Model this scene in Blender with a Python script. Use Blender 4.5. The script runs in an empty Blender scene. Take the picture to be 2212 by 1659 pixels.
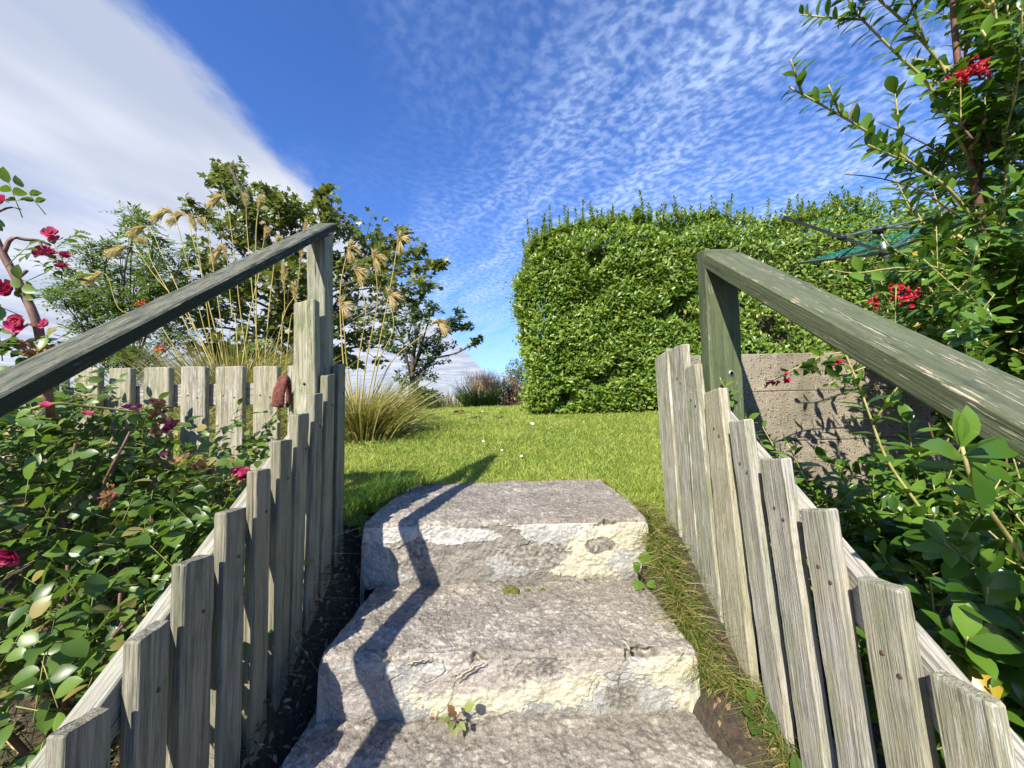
import bpy, math, random
import numpy as np
from mathutils import Matrix, Vector

random.seed(7)
RNG = np.random.default_rng(11)
SC = bpy.context.scene
COL = SC.collection

# ------------------------------------------------------------------ camera
PITCH, ROLL = math.radians(2.3), math.radians(1.3)
FPX, PCX, PCY = 831.0, 1106.0, 829.5          # focal length and centre for a 2212 px wide frame
CAM = np.array([0.0, 0.0, 0.36])
_f = np.array([0, math.cos(PITCH), math.sin(PITCH)])
_u = np.array([0, -math.sin(PITCH), math.cos(PITCH)])
_r = np.array([1.0, 0, 0])
CR = _r * math.cos(ROLL) - _u * math.sin(ROLL)
CU = _u * math.cos(ROLL) + _r * math.sin(ROLL)
CF = _f
cam = bpy.data.cameras.new('camera')
cam.sensor_width = 36.0
cam.lens = FPX / 2212.0 * 36.0
cam.clip_start = 0.02
cam.clip_end = 5000.0
cam_o = bpy.data.objects.new('camera', cam)
COL.objects.link(cam_o)
cam_o.matrix_world = Matrix(((CR[0], CU[0], -CF[0], CAM[0]), (CR[1], CU[1], -CF[1], CAM[1]),
                             (CR[2], CU[2], -CF[2], CAM[2]), (0, 0, 0, 1)))
SC.camera = cam_o

# ------------------------------------------------------------------ light
SUN_TRAVEL = np.array([0.53, 1.08, -1.0])      # direction the light moves
SUN_TRAVEL = SUN_TRAVEL / np.linalg.norm(SUN_TRAVEL)
sun_el = math.asin(-SUN_TRAVEL[2])
sun_az = math.atan2(-SUN_TRAVEL[0], -SUN_TRAVEL[1])     # clockwise from +Y
sun = bpy.data.lights.new('sun', 'SUN')
sun.energy = 5.0
sun.angle = math.radians(0.53)
sun.color = (1.0, 0.935, 0.81)
sun_o = bpy.data.objects.new('sun', sun)
COL.objects.link(sun_o)
sun_o.rotation_euler = Vector(SUN_TRAVEL).to_track_quat('-Z', 'Y').to_euler()
sun_o.location = (-3, -6, 6)

SC.view_settings.view_transform = 'Standard'
SC.view_settings.look = 'None'
SC.view_settings.exposure = 0.80
SC.view_settings.gamma = 1.0
SC.view_settings.use_curve_mapping = False
SC.cycles.use_denoising = True
SC.cycles.max_bounces = 5
SC.cycles.diffuse_bounces = 3
SC.cycles.glossy_bounces = 2
SC.cycles.transmission_bounces = 3
SC.cycles.transparent_max_bounces = 4
SC.cycles.caustics_reflective = False
SC.cycles.caustics_refractive = False


class NT:
    """tiny node-tree helper"""
    def __init__(self, tree):
        self.t = tree
        self.n = tree.nodes
        self.l = tree.links

    def node(self, typ, **kw):
        nd = self.n.new(typ)
        for k, v in kw.items():
            if k.startswith('i_'):
                key = k[2:]
                key = int(key) if key.isdigit() else key.replace('_', ' ')
                self.put(nd.inputs[key], v)
            else:
                setattr(nd, k, v)
        return nd

    def put(self, sock, v):
        if hasattr(v, 'is_output'):
            self.l.new(v, sock)
        elif isinstance(v, (tuple, list)) and len(v) == 3 and sock.type == 'RGBA':
            sock.default_value = (*v, 1.0)
        else:
            sock.default_value = v

    def math(self, op, a, b=None, c=None, clamp=False):
        nd = self.node('ShaderNodeMath', operation=op, use_clamp=clamp)
        self.put(nd.inputs[0], a)
        if b is not None:
            self.put(nd.inputs[1], b)
        if c is not None:
            self.put(nd.inputs[2], c)
        return nd.outputs[0]

    def mix(self, fac, a, b, blend='MIX'):
        nd = self.node('ShaderNodeMix', data_type='RGBA', blend_type=blend)
        self.put(nd.inputs[0], fac)
        self.put(nd.inputs[6], a)
        self.put(nd.inputs[7], b)
        return nd.outputs[2]

    def noise(self, vec, scale, detail=4.0, rough=0.55, dist=0.0, dims='3D'):
        nd = self.node('ShaderNodeTexNoise', noise_dimensions=dims)
        self.put(nd.inputs['Vector'], vec)
        nd.inputs['Scale'].default_value = scale
        nd.inputs['Detail'].default_value = detail
        nd.inputs['Roughness'].default_value = rough
        nd.inputs['Distortion'].default_value = dist
        return nd.outputs['Fac']

    def ramp(self, v, lo, hi, a=0.0, b=1.0, smooth=True):
        nd = self.node('ShaderNodeMapRange', interpolation_type='SMOOTHSTEP' if smooth else 'LINEAR')
        self.put(nd.inputs['Value'], v)
        self.put(nd.inputs['From Min'], lo)
        self.put(nd.inputs['From Max'], hi)
        self.put(nd.inputs['To Min'], a)
        self.put(nd.inputs['To Max'], b)
        return nd.outputs['Result']

    def mapping(self, vec, loc=(0, 0, 0), rot=(0, 0, 0), sc=(1, 1, 1)):
        nd = self.node('ShaderNodeMapping')
        self.put(nd.inputs['Vector'], vec)
        nd.inputs['Location'].default_value = loc
        nd.inputs['Rotation'].default_value = rot
        nd.inputs['Scale'].default_value = sc
        return nd.outputs[0]


# ------------------------------------------------------------------ world: sky and clouds
world = bpy.data.worlds.new('World')
SC.world = world
world.use_nodes = True
w = NT(world.node_tree)
w.n.clear()
sky = w.node('ShaderNodeTexSky', sky_type='NISHITA', sun_disc=False, sun_elevation=sun_el,
             sun_rotation=sun_az, altitude=60.0, air_density=1.0, dust_density=0.25, ozone_density=2.2)
tc = w.node('ShaderNodeTexCoord')
sep = w.node('ShaderNodeSeparateXYZ', i_0=tc.outputs['Generated'])
zc = w.math('MAXIMUM', sep.outputs[2], 0.035)
uu = w.math('DIVIDE', sep.outputs[0], zc)
vv = w.math('DIVIDE', sep.outputs[1], zc)
uv = w.node('ShaderNodeCombineXYZ', i_0=uu, i_1=vv).outputs[0]
# the bank of smooth cloud that fills the western half of the sky
wob = w.noise(w.mapping(uv, sc=(0.9, 0.55, 1)), 1.6, 3.0, 0.5)
wob2 = w.noise(w.mapping(uv, loc=(3, 1, 0), rot=(0, 0, 0.5), sc=(1.0, 0.45, 1)), 5.5, 5.0, 0.6)
edge = w.math('ADD', uu, w.math('ADD', w.math('MULTIPLY', w.math('SUBTRACT', wob, 0.5), 0.09),
                                w.math('MULTIPLY', w.math('SUBTRACT', wob2, 0.5), 0.22)))
bank = w.ramp(edge, -0.86, -1.00)
thin = w.noise(w.mapping(uv, loc=(7, 2, 0), rot=(0, 0, 0.65), sc=(1.0, 0.35, 1)), 2.0, 4.0, 0.55, 0.4)
bank = w.math('MULTIPLY', bank, w.ramp(thin, 0.26, 0.52, 0.80, 0.985))
puff = w.ramp(w.noise(w.mapping(uv, loc=(1, 5, 0), rot=(0, 0, 0.4), sc=(1.0, 0.5, 1)), 1.7, 3.0, 0.5), 0.3, 0.72)
bank_col = w.mix(puff, (4.5, 5.1, 6.5), (7.2, 7.5, 8.3))
# broken rows of small high cloud over the rest
warp = w.node('ShaderNodeTexNoise', noise_dimensions='3D', i_Vector=uv, i_Scale=1.6, i_Detail=2.0)
wv = w.node('ShaderNodeVectorMath', operation='MULTIPLY_ADD', i_0=warp.outputs['Color'],
            i_1=(0.22, 0.22, 0.0), i_2=uv).outputs[0]
wr = w.mapping(wv, rot=(0, 0, -0.48))
cells = w.noise(w.mapping(wr, sc=(1.1, 1.0, 1)), 26.0, 2.0, 0.5, 0.0)
rows = w.noise(w.mapping(wr, loc=(2.3, 0.7, 0), sc=(1.0, 0.20, 1)), 5.5, 3.0, 0.55, 0.2)
big = w.noise(w.mapping(w.mapping(uv, rot=(0, 0, -0.48)), loc=(4.4, 0.3, 0), sc=(1, 0.5, 1)), 1.2, 2.0, 0.5)
lean = w.math('ADD', w.math('MULTIPLY', uu, 0.55), w.math('MULTIPLY', vv, 0.26))
field = w.math('ADD', w.ramp(lean, 0.02, 0.85, 0.0, 0.75, False), w.math('MULTIPLY', w.math('SUBTRACT', big, 0.5), 1.1))
field = w.ramp(field, 0.02, 0.62)
d1 = w.ramp(cells, 0.34, 0.70)
d2 = w.ramp(rows, 0.30, 0.72)
dens = w.math('ADD', w.math('MULTIPLY', d1, w.math('ADD', w.math('MULTIPLY', d2, 0.44), 0.26)), w.math('MULTIPLY', d2, 0.22))
dens = w.math('MULTIPLY', w.math('MULTIPLY', dens, field), 0.92, clamp=True)
low = w.ramp(sep.outputs[2], 0.26, 0.04)
dens = w.math('MAXIMUM', dens, w.math('MULTIPLY', low, w.ramp(rows, 0.40, 0.66, 0.08, 0.72)))
tint = w.mix(1.0, sky.outputs[0], (0.76, 1.19, 2.00), 'MULTIPLY')
col = w.mix(dens, tint, (5.6, 7.2, 10.4))
col = w.mix(bank, col, bank_col)
bg = w.node('ShaderNodeBackground', i_Color=col, i_Strength=0.070)
out = w.node('ShaderNodeOutputWorld', i_Surface=bg.outputs[0])
world.cycles.sampling_method = 'MANUAL'
world.cycles.sample_map_resolution = 256


# ------------------------------------------------------------------ geometry helpers
def ray(px, py):
    return CR * (px - PCX) / FPX + CU * (PCY - py) / FPX + CF


def at(px, py, Y):
    v = ray(px, py)
    return CAM + v * (Y / v[1])


def at_x(px, py, X):
    v = ray(px, py)
    return CAM + v * (X / v[0])


def at_z(px, py, Z):
    v = ray(px, py)
    return CAM + v * ((Z - CAM[2]) / v[2])


def project(P):
    d = np.asarray(P) - CAM
    a, b, c = d @ CR, d @ CU, d @ CF
    return PCX + FPX * a / c, PCY - FPX * b / c, c


_perm = np.random.default_rng(5).random((64, 64, 64)).astype(np.float32)


def vnoise(x, y, z=0.0):
    x, y, z = np.broadcast_arrays(np.asarray(x, float), np.asarray(y, float), np.asarray(z, float))
    xi, yi, zi = np.floor(x).astype(int), np.floor(y).astype(int), np.floor(z).astype(int)
    fx, fy, fz = x - xi, y - yi, z - zi
    fx, fy, fz = (t * t * (3 - 2 * t) for t in (fx, fy, fz))
    r = 0
    for dx in (0, 1):
        for dy in (0, 1):
            for dz in (0, 1):
                wgt = (fx if dx else 1 - fx) * (fy if dy else 1 - fy) * (fz if dz else 1 - fz)
                r = r + wgt * _perm[(xi + dx) & 63, (yi + dy) & 63, (zi + dz) & 63]
    return r * 2 - 1


def fbm(x, y, z=0.0, octv=4, gain=0.5):
    s, a, f, t = 0, 1.0, 1.0, 0
    for i in range(octv):
        s = s + a * vnoise(x * f + 13.7 * i, y * f + 7.1 * i, np.asarray(z) * f + 3.3 * i)
        t += a
        a *= gain
        f *= 2.03
    return s / t


def sstep(a, b, x):
    t = np.clip((x - a) / (b - a), 0, 1)
    return t * t * (3 - 2 * t)


def make_mesh(name, V, Fs, mat, attrs=None, smooth=True):
    """V (n,3); Fs = list of (m,k) int arrays (k corners each)"""
    V = np.asarray(V, np.float32)
    me = bpy.data.meshes.new(name)
    Fs = [np.asarray(f, np.int32) for f in Fs if len(f)]
    loops = np.concatenate([f.ravel() for f in Fs])
    sizes = np.concatenate([np.full(len(f), f.shape[1], np.int32) for f in Fs])
    starts = np.concatenate([[0], np.cumsum(sizes)[:-1]]).astype(np.int32)
    me.vertices.add(len(V))
    me.vertices.foreach_set('co', V.ravel())
    me.loops.add(len(loops))
    me.loops.foreach_set('vertex_index', loops)
    me.polygons.add(len(sizes))
    me.polygons.foreach_set('loop_start', starts)
    me.polygons.foreach_set('loop_total', sizes)
    me.polygons.foreach_set('use_smooth', np.full(len(sizes), smooth, bool))
    me.update(calc_edges=True)
    me.validate()
    for k, a in (attrs or {}).items():
        a = np.asarray(a, np.float32)
        if a.ndim == 1:
            at_ = me.attributes.new(k, 'FLOAT', 'POINT')
            at_.data.foreach_set('value', a)
        elif a.shape[1] == 3:
            at_ = me.attributes.new(k, 'FLOAT_VECTOR', 'POINT')
            at_.data.foreach_set('vector', a.ravel())
        else:
            at_ = me.attributes.new(k, 'FLOAT_COLOR', 'POINT')
            at_.data.foreach_set('color', a.ravel())
    if mat is not None:
        for m in (mat if isinstance(mat, list) else [mat]):
            me.materials.append(m)
    return me


def link(name, me, parent=None):
    o = bpy.data.objects.new(name, me)
    COL.objects.link(o)
    if parent is not None:
        o.parent = parent
        if parent.type == 'EMPTY':
            o.matrix_parent_inverse = Matrix.Translation(-Vector(parent.location))
        elif parent.parent is not None:
            o.matrix_parent_inverse = Matrix.Identity(4)
    return o


def tag(o, label=None, cat=None, group=None, kind=None):
    for k, v in (('label', label), ('category', cat), ('group', group), ('kind', kind)):
        if v:
            o[k] = v
    return o


def thing(name, base, label, cat, group=None):
    o = bpy.data.objects.new(name, None)
    o.empty_display_size = 0.05
    o.location = tuple(float(c) for c in base)
    COL.objects.link(o)
    return tag(o, label, cat, group)


class MB:
    """collects pieces into one mesh"""
    def __init__(self):
        self.V, self.F, self.A, self.n = [], {}, {}, 0

    def add(self, V, Fs, **attrs):
        V = np.asarray(V, float)
        for f in Fs:
            f = np.asarray(f, int)
            if len(f):
                self.F.setdefault(f.shape[1], []).append(f + self.n)
        for k, a in attrs.items():
            a = np.asarray(a, float)
            if a.ndim == 0:
                a = np.full(len(V), float(a))
            self.A.setdefault(k, []).append(a)
        self.V.append(V)
        self.n += len(V)
        return self

    def mesh(self, name, mat, smooth=True):
        return make_mesh(name, np.concatenate(self.V), [np.concatenate(f) for f in self.F.values()], mat,
                         {k: np.concatenate(a) for k, a in self.A.items()}, smooth)

    def build(self, name, mat, parent=None, smooth=True):
        return link(name, self.mesh(name, mat, smooth), parent)


def unit(v):
    v = np.asarray(v, float)
    return v / (np.linalg.norm(v, axis=-1, keepdims=True) + 1e-9)


def smooth_path(P, n):
    """Catmull-Rom through control points"""
    P = np.asarray(P, float)
    if len(P) == 2:
        t = np.linspace(0, 1, n)[:, None]
        return P[0] * (1 - t) + P[1] * t
    Q = np.vstack([2 * P[0] - P[1], P, 2 * P[-1] - P[-2]])
    ts = np.linspace(0, len(P) - 1 - 1e-6, n)
    k = ts.astype(int)
    t = (ts - k)[:, None]
    a, b, c, d = Q[k], Q[k + 1], Q[k + 2], Q[k + 3]
    return 0.5 * (2 * b + (c - a) * t + (2 * a - 5 * b + 4 * c - d) * t * t + (3 * b - a - 3 * c + d) * t ** 3)


def tube(P, r, seg=6, cap=True):
    P = np.asarray(P, float)
    n = len(P)
    r = np.broadcast_to(np.asarray(r, float), (n,))
    T = unit(np.gradient(P, axis=0))
    ref = np.array([0.31, 0.27, 0.91]) if abs(T[0] @ np.array([0.31, 0.27, 0.91])) < 0.9 else np.array([1.0, 0, 0])
    A = unit(np.cross(T, ref))
    B = np.cross(T, A)
    th = np.arange(seg) * 2 * math.pi / seg
    V = P[:, None] + r[:, None, None] * (A[:, None] * np.cos(th)[None, :, None] + B[:, None] * np.sin(th)[None, :, None])
    V = V.reshape(-1, 3)
    i, j = np.meshgrid(np.arange(n - 1), np.arange(seg), indexing='ij')
    F = np.stack([i * seg + j, i * seg + (j + 1) % seg, (i + 1) * seg + (j + 1) % seg, (i + 1) * seg + j], -1).reshape(-1, 4)
    Fs = [F]
    if cap:
        Fs.append(np.arange(seg)[::-1][None])
        Fs.append((np.arange(seg) + (n - 1) * seg)[None])
    return V, Fs


def box(c, s, bev=0.0):
    x, y, z = (v / 2 for v in s)
    V = np.array([[sx * x, sy * y, sz * z] for sx in (-1, 1) for sy in (-1, 1) for sz in (-1, 1)]) + np.asarray(c)
    F = np.array([[0, 1, 3, 2], [4, 6, 7, 5], [0, 4, 5, 1], [2, 3, 7, 6], [0, 2, 6, 4], [1, 5, 7, 3]])
    return V, [F]


def scatter(TV, TF, M, T):
    """copies template (TV,TF) with matrices M (n,3,3) and offsets T (n,3)"""
    n, k = len(T), len(TV)
    V = np.einsum('nij,kj->nki', M, TV) + T[:, None]
    Fs = [(f[None] + (np.arange(n) * k)[:, None, None]).reshape(-1, f.shape[1]) for f in TF]
    return V.reshape(-1, 3), Fs


def frames(d, nrm, L, W=None):
    """matrices whose y column follows d (length L), z column near nrm, x width W"""
    d = unit(d)
    x = unit(np.cross(d, nrm))
    z = np.cross(x, d)
    L = np.broadcast_to(np.asarray(L, float), (len(d),))
    W = L if W is None else np.broadcast_to(np.asarray(W, float), (len(d),))
    return np.stack([x * W[:, None], d * L[:, None], z * L[:, None]], -1)


def leaf_template(prof, fold=0.25, curl=0.18, wave=0.0):
    """unit-length leaf: prof = [(t, halfwidth)], 3 verts a station, folded on the midrib"""
    V = []
    for t, hw in prof:
        zc_ = -curl * t * t
        V += [(-hw, t, zc_ + fold * hw + wave * math.sin(t * 17)), (0, t, zc_), (hw, t, zc_ + fold * hw + wave * math.cos(t * 15))]
    F = []
    for i in range(len(prof) - 1):
        a, b = 3 * i, 3 * i + 3
        F += [(a, a + 1, b + 1, b), (a + 1, a + 2, b + 2, b + 1)]
    return np.array(V, float), [np.array(F)]


ROSE_LEAF = leaf_template([(0, 0.02), (0.10, 0.17), (0.28, 0.30), (0.5, 0.34), (0.72, 0.27), (0.9, 0.12), (1.0, 0.01)], 0.28, 0.22, 0.012)
ESC_LEAF = leaf_template([(0, 0.03), (0.15, 0.11), (0.38, 0.215), (0.60, 0.235), (0.80, 0.165), (0.93, 0.07), (1.0, 0.01)], 0.30, 0.20, 0.008)
PRIVET = leaf_template([(0, 0.03), (0.48, 0.25), (1.0, 0.02)], 0.35, 0.25)
SMALL = leaf_template([(0, 0.03), (0.45, 0.24), (1.0, 0.02)], 0.3, 0.2)
_ml = []
for a_, r_ in ((-165, .30), (-130, .55), (-100, .38), (-62, .82), (-38, .50), (-8, 1.0), (8, 1.0), (38, .50), (62, .82), (100, .38), (130, .55), (165, .30)):
    _ml.append((math.sin(math.radians(a_)) * r_ * 0.62, 0.34 + math.cos(math.radians(a_)) * r_ * 0.66, -0.10 * r_ * r_ + 0.08 * abs(math.sin(math.radians(a_)))))
MAPLE = (np.array([(0, 0.34, 0.0)] + _ml), [np.array([(0, i, i + 1) for i in range(1, 12)] + [(0, 12, 1)])])


# ------------------------------------------------------------------ materials
def new_mat(name):
    m = bpy.data.materials.new(name)
    m.use_nodes = True
    t = NT(m.node_tree)
    t.n.clear()
    o = t.node('ShaderNodeOutputMaterial')
    p = t.node('ShaderNodeBsdfPrincipled')
    t.l.new(p.outputs[0], o.inputs[0])
    return m, t, p, o


def attr(t, name):
    return t.node('ShaderNodeAttribute', attribute_name=name)


def bump(t, p, h, dist=0.002, strength=1.0):
    b = t.node('ShaderNodeBump', i_Height=h, i_Distance=dist, i_Strength=strength)
    t.l.new(b.outputs[0], p.inputs['Normal'])


def mat_wood(name, light, dark, tan, moss, moss_amt=0.35, paint=None, paint_amt=0.0, white=0.0, tan_amt=0.4):
    m, t, p, o = new_mat(name)
    wc = attr(t, 'wc').outputs['Vector']
    fine = t.noise(t.mapping(wc, sc=(330, 9, 330)), 1.0, 4.0, 0.65, 0.25)
    mid = t.noise(t.mapping(wc, sc=(95, 3.2, 95)), 1.0, 4.0, 0.6, 0.6)
    blot = t.noise(t.mapping(wc, sc=(22, 9, 22)), 1.0, 5.0, 0.6)
    spk = t.noise(t.mapping(wc, sc=(420, 160, 420)), 1.0, 3.0, 0.6)
    c = t.mix(t.ramp(mid, 0.32, 0.68), dark, light)
    c = t.mix(t.math('MULTIPLY', t.ramp(blot, 0.42, 0.68), tan_amt), c, tan)
    c = t.mix(t.math('MULTIPLY', t.ramp(t.noise(t.mapping(wc, loc=(5, 3, 1), sc=(30, 6, 30)), 1.0, 5.0, 0.65), 0.46, 0.66), moss_amt), c, moss)
    if white:
        wm = t.math('MULTIPLY', t.ramp(t.noise(t.mapping(wc, loc=(2, 9, 4), sc=(110, 13, 110)), 1.0, 5.0, 0.72), 0.52, 0.60), white)
        c = t.mix(wm, c, (0.62, 0.61, 0.55))
    kv = t.node('ShaderNodeTexVoronoi', i_Vector=t.mapping(wc, sc=(13, 5.5, 0.01)), i_Scale=1.0)
    ksel = t.ramp(t.node('ShaderNodeSeparateColor', i_0=kv.outputs['Color']).outputs[0], 0.60, 0.62)
    kd = t.math('ADD', kv.outputs['Distance'], t.math('MULTIPLY', t.math('SUBTRACT', blot, 0.5), 0.12))
    knot = t.math('MULTIPLY', t.ramp(kd, 0.13, 0.06), ksel)
    kring = t.math('MULTIPLY', t.math('MULTIPLY', t.ramp(kd, 0.34, 0.10), ksel), t.ramp(t.math('SINE', t.math('MULTIPLY', kd, 95.0)), -0.2, 0.6))
    oi = t.node('ShaderNodeObjectInfo').outputs['Random']
    c = t.mix(t.math('MULTIPLY', t.ramp(t.math('FRACT', t.math('MULTIPLY', oi, 5.7)), 0.3, 1.0), 0.40), c, t.mix(t.math('FRACT', t.math('MULTIPLY', oi, 17.3)), moss, tan))
    c = t.mix(t.math('MULTIPLY', kring, 0.30), c, tuple(v * 0.45 for v in dark))
    c = t.mix(t.math('MULTIPLY', knot, 0.65), c, (0.11, 0.085, 0.06))
    split = t.ramp(t.noise(t.mapping(wc, loc=(4, 7, 2), sc=(75, 1.6, 75)), 1.0, 4.0, 0.7, 0.4), 0.325, 0.295)
    c = t.mix(t.math('MULTIPLY', split, 0.85), c, (0.018, 0.016, 0.013))
    crack = t.ramp(fine, 0.33, 0.47)
    c = t.mix(t.math('MULTIPLY', t.math('SUBTRACT', 1.0, crack), 0.58), c, tuple(v * 0.30 for v in dark))
    c = t.mix(t.math('MULTIPLY', t.ramp(spk, 0.62, 0.75), 0.35), c, tuple(v * 0.35 for v in dark))
    if paint:
        pm = t.noise(t.mapping(wc, loc=(8, 1, 2), sc=(85, 7, 85)), 1.0, 6.0, 0.72, 0.4)
        pm = t.ramp(pm, 1.0 - paint_amt - 0.04, 1.0 - paint_amt + 0.03)
        pv = t.mix(t.ramp(mid, 0.3, 0.7), tuple(v * 0.72 for v in paint), paint)
        c = t.mix(t.math('MULTIPLY', pm, t.ramp(fine, 0.27, 0.36)), c, pv)
    t.put(p.inputs['Base Color'], c)
    p.inputs['Roughness'].default_value = 0.82
    p.inputs['Specular IOR Level'].default_value = 0.25
    bump(t, p, t.math('SUBTRACT', t.math('ADD', t.math('MULTIPLY', fine, 1.2), t.math('MULTIPLY', mid, 0.9)), t.math('MULTIPLY', split, 1.6)), 0.0032, 1.0)
    return m


def mat_paintrail(name, paint, wear, wear_lo, wear_edge, rough=0.6, top=0.0, grey=(0.3, 0.3, 0.25)):
    """painted timber: paint worn through along the grain, cracked, most of all on the weather side"""
    m, t, p, o = new_mat(name)
    wc = attr(t, 'wc').outputs['Vector']
    ed = attr(t, 'edge').outputs['Fac']
    nz = t.node('ShaderNodeSeparateXYZ', i_0=t.node('ShaderNodeNewGeometry').outputs['True Normal']).outputs[2]
    up = t.ramp(nz, 0.2, 0.7)
    fine = t.noise(t.mapping(wc, sc=(330, 9, 330)), 1.0, 5.0, 0.65, 0.25)
    mid = t.noise(t.mapping(wc, sc=(60, 3, 60)), 1.0, 4.0, 0.6, 0.5)
    fleck = t.noise(t.mapping(wc, loc=(3, 1, 7), sc=(300, 17, 300)), 1.0, 4.0, 0.7, 0.2)
    patch = t.noise(t.mapping(wc, loc=(1, 6, 3), sc=(34, 4.5, 34)), 1.0, 5.0, 0.65)
    rag = t.noise(t.mapping(wc, loc=(9, 4, 1), sc=(80, 14, 80)), 1.0, 6.0, 0.75)
    grime = t.noise(t.mapping(wc, loc=(2, 2, 8), sc=(45, 30, 45)), 1.0, 5.0, 0.7)
    c = t.mix(t.ramp(mid, 0.25, 0.75), tuple(v * 0.72 for v in paint), tuple(v * 1.25 for v in paint))
    c = t.mix(t.math('MULTIPLY', t.math('MULTIPLY', up, top), t.ramp(rag, 0.30, 0.62)), c, grey)
    c = t.mix(t.math('MULTIPLY', t.ramp(grime, 0.52, 0.70), 0.40), c, tuple(v * 0.45 for v in paint))
    amt = t.math('ADD', t.math('MULTIPLY', t.ramp(patch, 0.36, 0.66), 0.16), t.math('MULTIPLY', up, 0.05))
    worn = t.ramp(t.math('ADD', fleck, amt), wear_lo + 0.08, wear_lo + 0.13)
    eworn = t.ramp(t.math('ADD', t.math('MULTIPLY', ed, wear_edge), t.math('MULTIPLY', t.math('SUBTRACT', rag, 0.5), 2.6)), 0.62, 0.80)
    eworn = t.math('MULTIPLY', eworn, t.ramp(fine, 0.36, 0.52, 0.1, 1.0))
    wk = t.math('MAXIMUM', worn, eworn)
    c = t.mix(wk, c, t.mix(t.ramp(fine, 0.3, 0.7), tuple(v * 0.55 for v in wear), wear))
    crack = t.ramp(t.noise(t.mapping(wc, loc=(4, 7, 2), sc=(120, 2.2, 120)), 1.0, 5.0, 0.7, 0.5), 0.335, 0.30)
    c = t.mix(t.math('MULTIPLY', crack, 0.85), c, (0.012, 0.011, 0.009))
    t.put(p.inputs['Base Color'], c)
    t.put(p.inputs['Roughness'], t.math('ADD', rough, t.math('MULTIPLY', wk, 0.25)))
    p.inputs['Specular IOR Level'].default_value = 0.22
    h = t.math('SUBTRACT', t.math('ADD', t.math('MULTIPLY', fine, 1.0), t.math('MULTIPLY', mid, 0.7)), t.math('ADD', t.math('MULTIPLY', wk, 0.35), t.math('MULTIPLY', crack, 1.5)))
    bump(t, p, h, 0.0028, 0.9)
    return m


def mat_leaf(name, lo, hi, rough=0.35, trans=0.22, odd=None, odd_amt=0.0, spec=0.5, back=None):
    m, t, p, o = new_mat(name)
    r = attr(t, 'rnd').outputs['Fac']
    oi = t.node('ShaderNodeObjectInfo').outputs['Random']
    rr = t.math('FRACT', t.math('ADD', r, oi))
    geo = t.node('ShaderNodeNewGeometry')
    c = t.mix(rr, lo, hi)
    if odd:
        c = t.mix(t.ramp(t.math('FRACT', t.math('MULTIPLY', rr, 7.31)), 1.0 - odd_amt, 1.001 - odd_amt), c, odd)
    if back:
        c = t.mix(geo.outputs['Backfacing'], c, t.mix(0.5, c, back))
    t.put(p.inputs['Base Color'], c)
    p.inputs['Roughness'].default_value = rough
    p.inputs['Specular IOR Level'].default_value = spec
    tr = t.node('ShaderNodeBsdfTranslucent')
    t.put(tr.inputs['Color'], t.mix(0.6, c, tuple(min(1, v * 2.2) for v in (hi[0], hi[1], hi[2] * 0.5))))
    mx = t.node('ShaderNodeMixShader', i_0=trans)
    t.l.new(p.outputs[0], mx.inputs[1])
    t.l.new(tr.outputs[0], mx.inputs[2])
    t.l.new(mx.outputs[0], o.inputs[0])
    return m


def mat_plain(name, a, b, scale=30.0, rough=0.8, metal=0.0, bmp=0.0, bscale=None, spec=0.4):
    m, t, p, o = new_mat(name)
    co = t.node('ShaderNodeTexCoord').outputs['Object']
    n = t.noise(co, scale, 4.0, 0.6)
    t.put(p.inputs['Base Color'], t.mix(t.ramp(n, 0.3, 0.7), a, b))
    p.inputs['Roughness'].default_value = rough
    p.inputs['Metallic'].default_value = metal
    p.inputs['Specular IOR Level'].default_value = spec
    if bmp:
        bump(t, p, t.noise(co, bscale or scale * 3, 5.0, 0.65), bmp, 0.9)
    return m


M = {}
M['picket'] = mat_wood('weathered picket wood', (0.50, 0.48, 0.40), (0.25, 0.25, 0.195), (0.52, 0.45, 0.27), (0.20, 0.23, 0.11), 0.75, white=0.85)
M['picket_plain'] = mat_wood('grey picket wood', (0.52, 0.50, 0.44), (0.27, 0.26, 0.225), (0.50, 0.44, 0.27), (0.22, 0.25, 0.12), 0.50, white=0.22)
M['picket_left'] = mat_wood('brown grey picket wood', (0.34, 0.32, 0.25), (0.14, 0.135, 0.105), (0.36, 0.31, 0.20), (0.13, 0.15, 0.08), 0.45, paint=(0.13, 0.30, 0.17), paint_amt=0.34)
M['picket_back'] = mat_wood('pale picket wood', (0.48, 0.44, 0.35), (0.21, 0.19, 0.145), (0.42, 0.36, 0.23), (0.25, 0.26, 0.13), 0.45, white=0.5, tan_amt=0.45)
M['stringer'] = mat_wood('weathered rail wood', (0.54, 0.52, 0.47), (0.17, 0.16, 0.14), (0.42, 0.36, 0.26), (0.3, 0.3, 0.2), 0.1, tan_amt=0.2, white=0.4)
M['board'] = mat_wood('old green painted board', (0.46, 0.43, 0.31), (0.25, 0.23, 0.16), (0.46, 0.41, 0.25), (0.24, 0.28, 0.13), 0.6, paint=(0.17, 0.25, 0.13), paint_amt=0.44, white=0.4)
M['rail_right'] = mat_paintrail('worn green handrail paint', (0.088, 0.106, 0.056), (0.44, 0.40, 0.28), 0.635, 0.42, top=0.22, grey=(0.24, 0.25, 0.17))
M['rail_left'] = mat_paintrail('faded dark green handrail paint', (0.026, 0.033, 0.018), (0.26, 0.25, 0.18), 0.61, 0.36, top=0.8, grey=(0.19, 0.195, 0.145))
M['post_right'] = mat_paintrail('green post paint', (0.104, 0.130, 0.066), (0.46, 0.43, 0.30), 0.65, 0.30)
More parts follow.
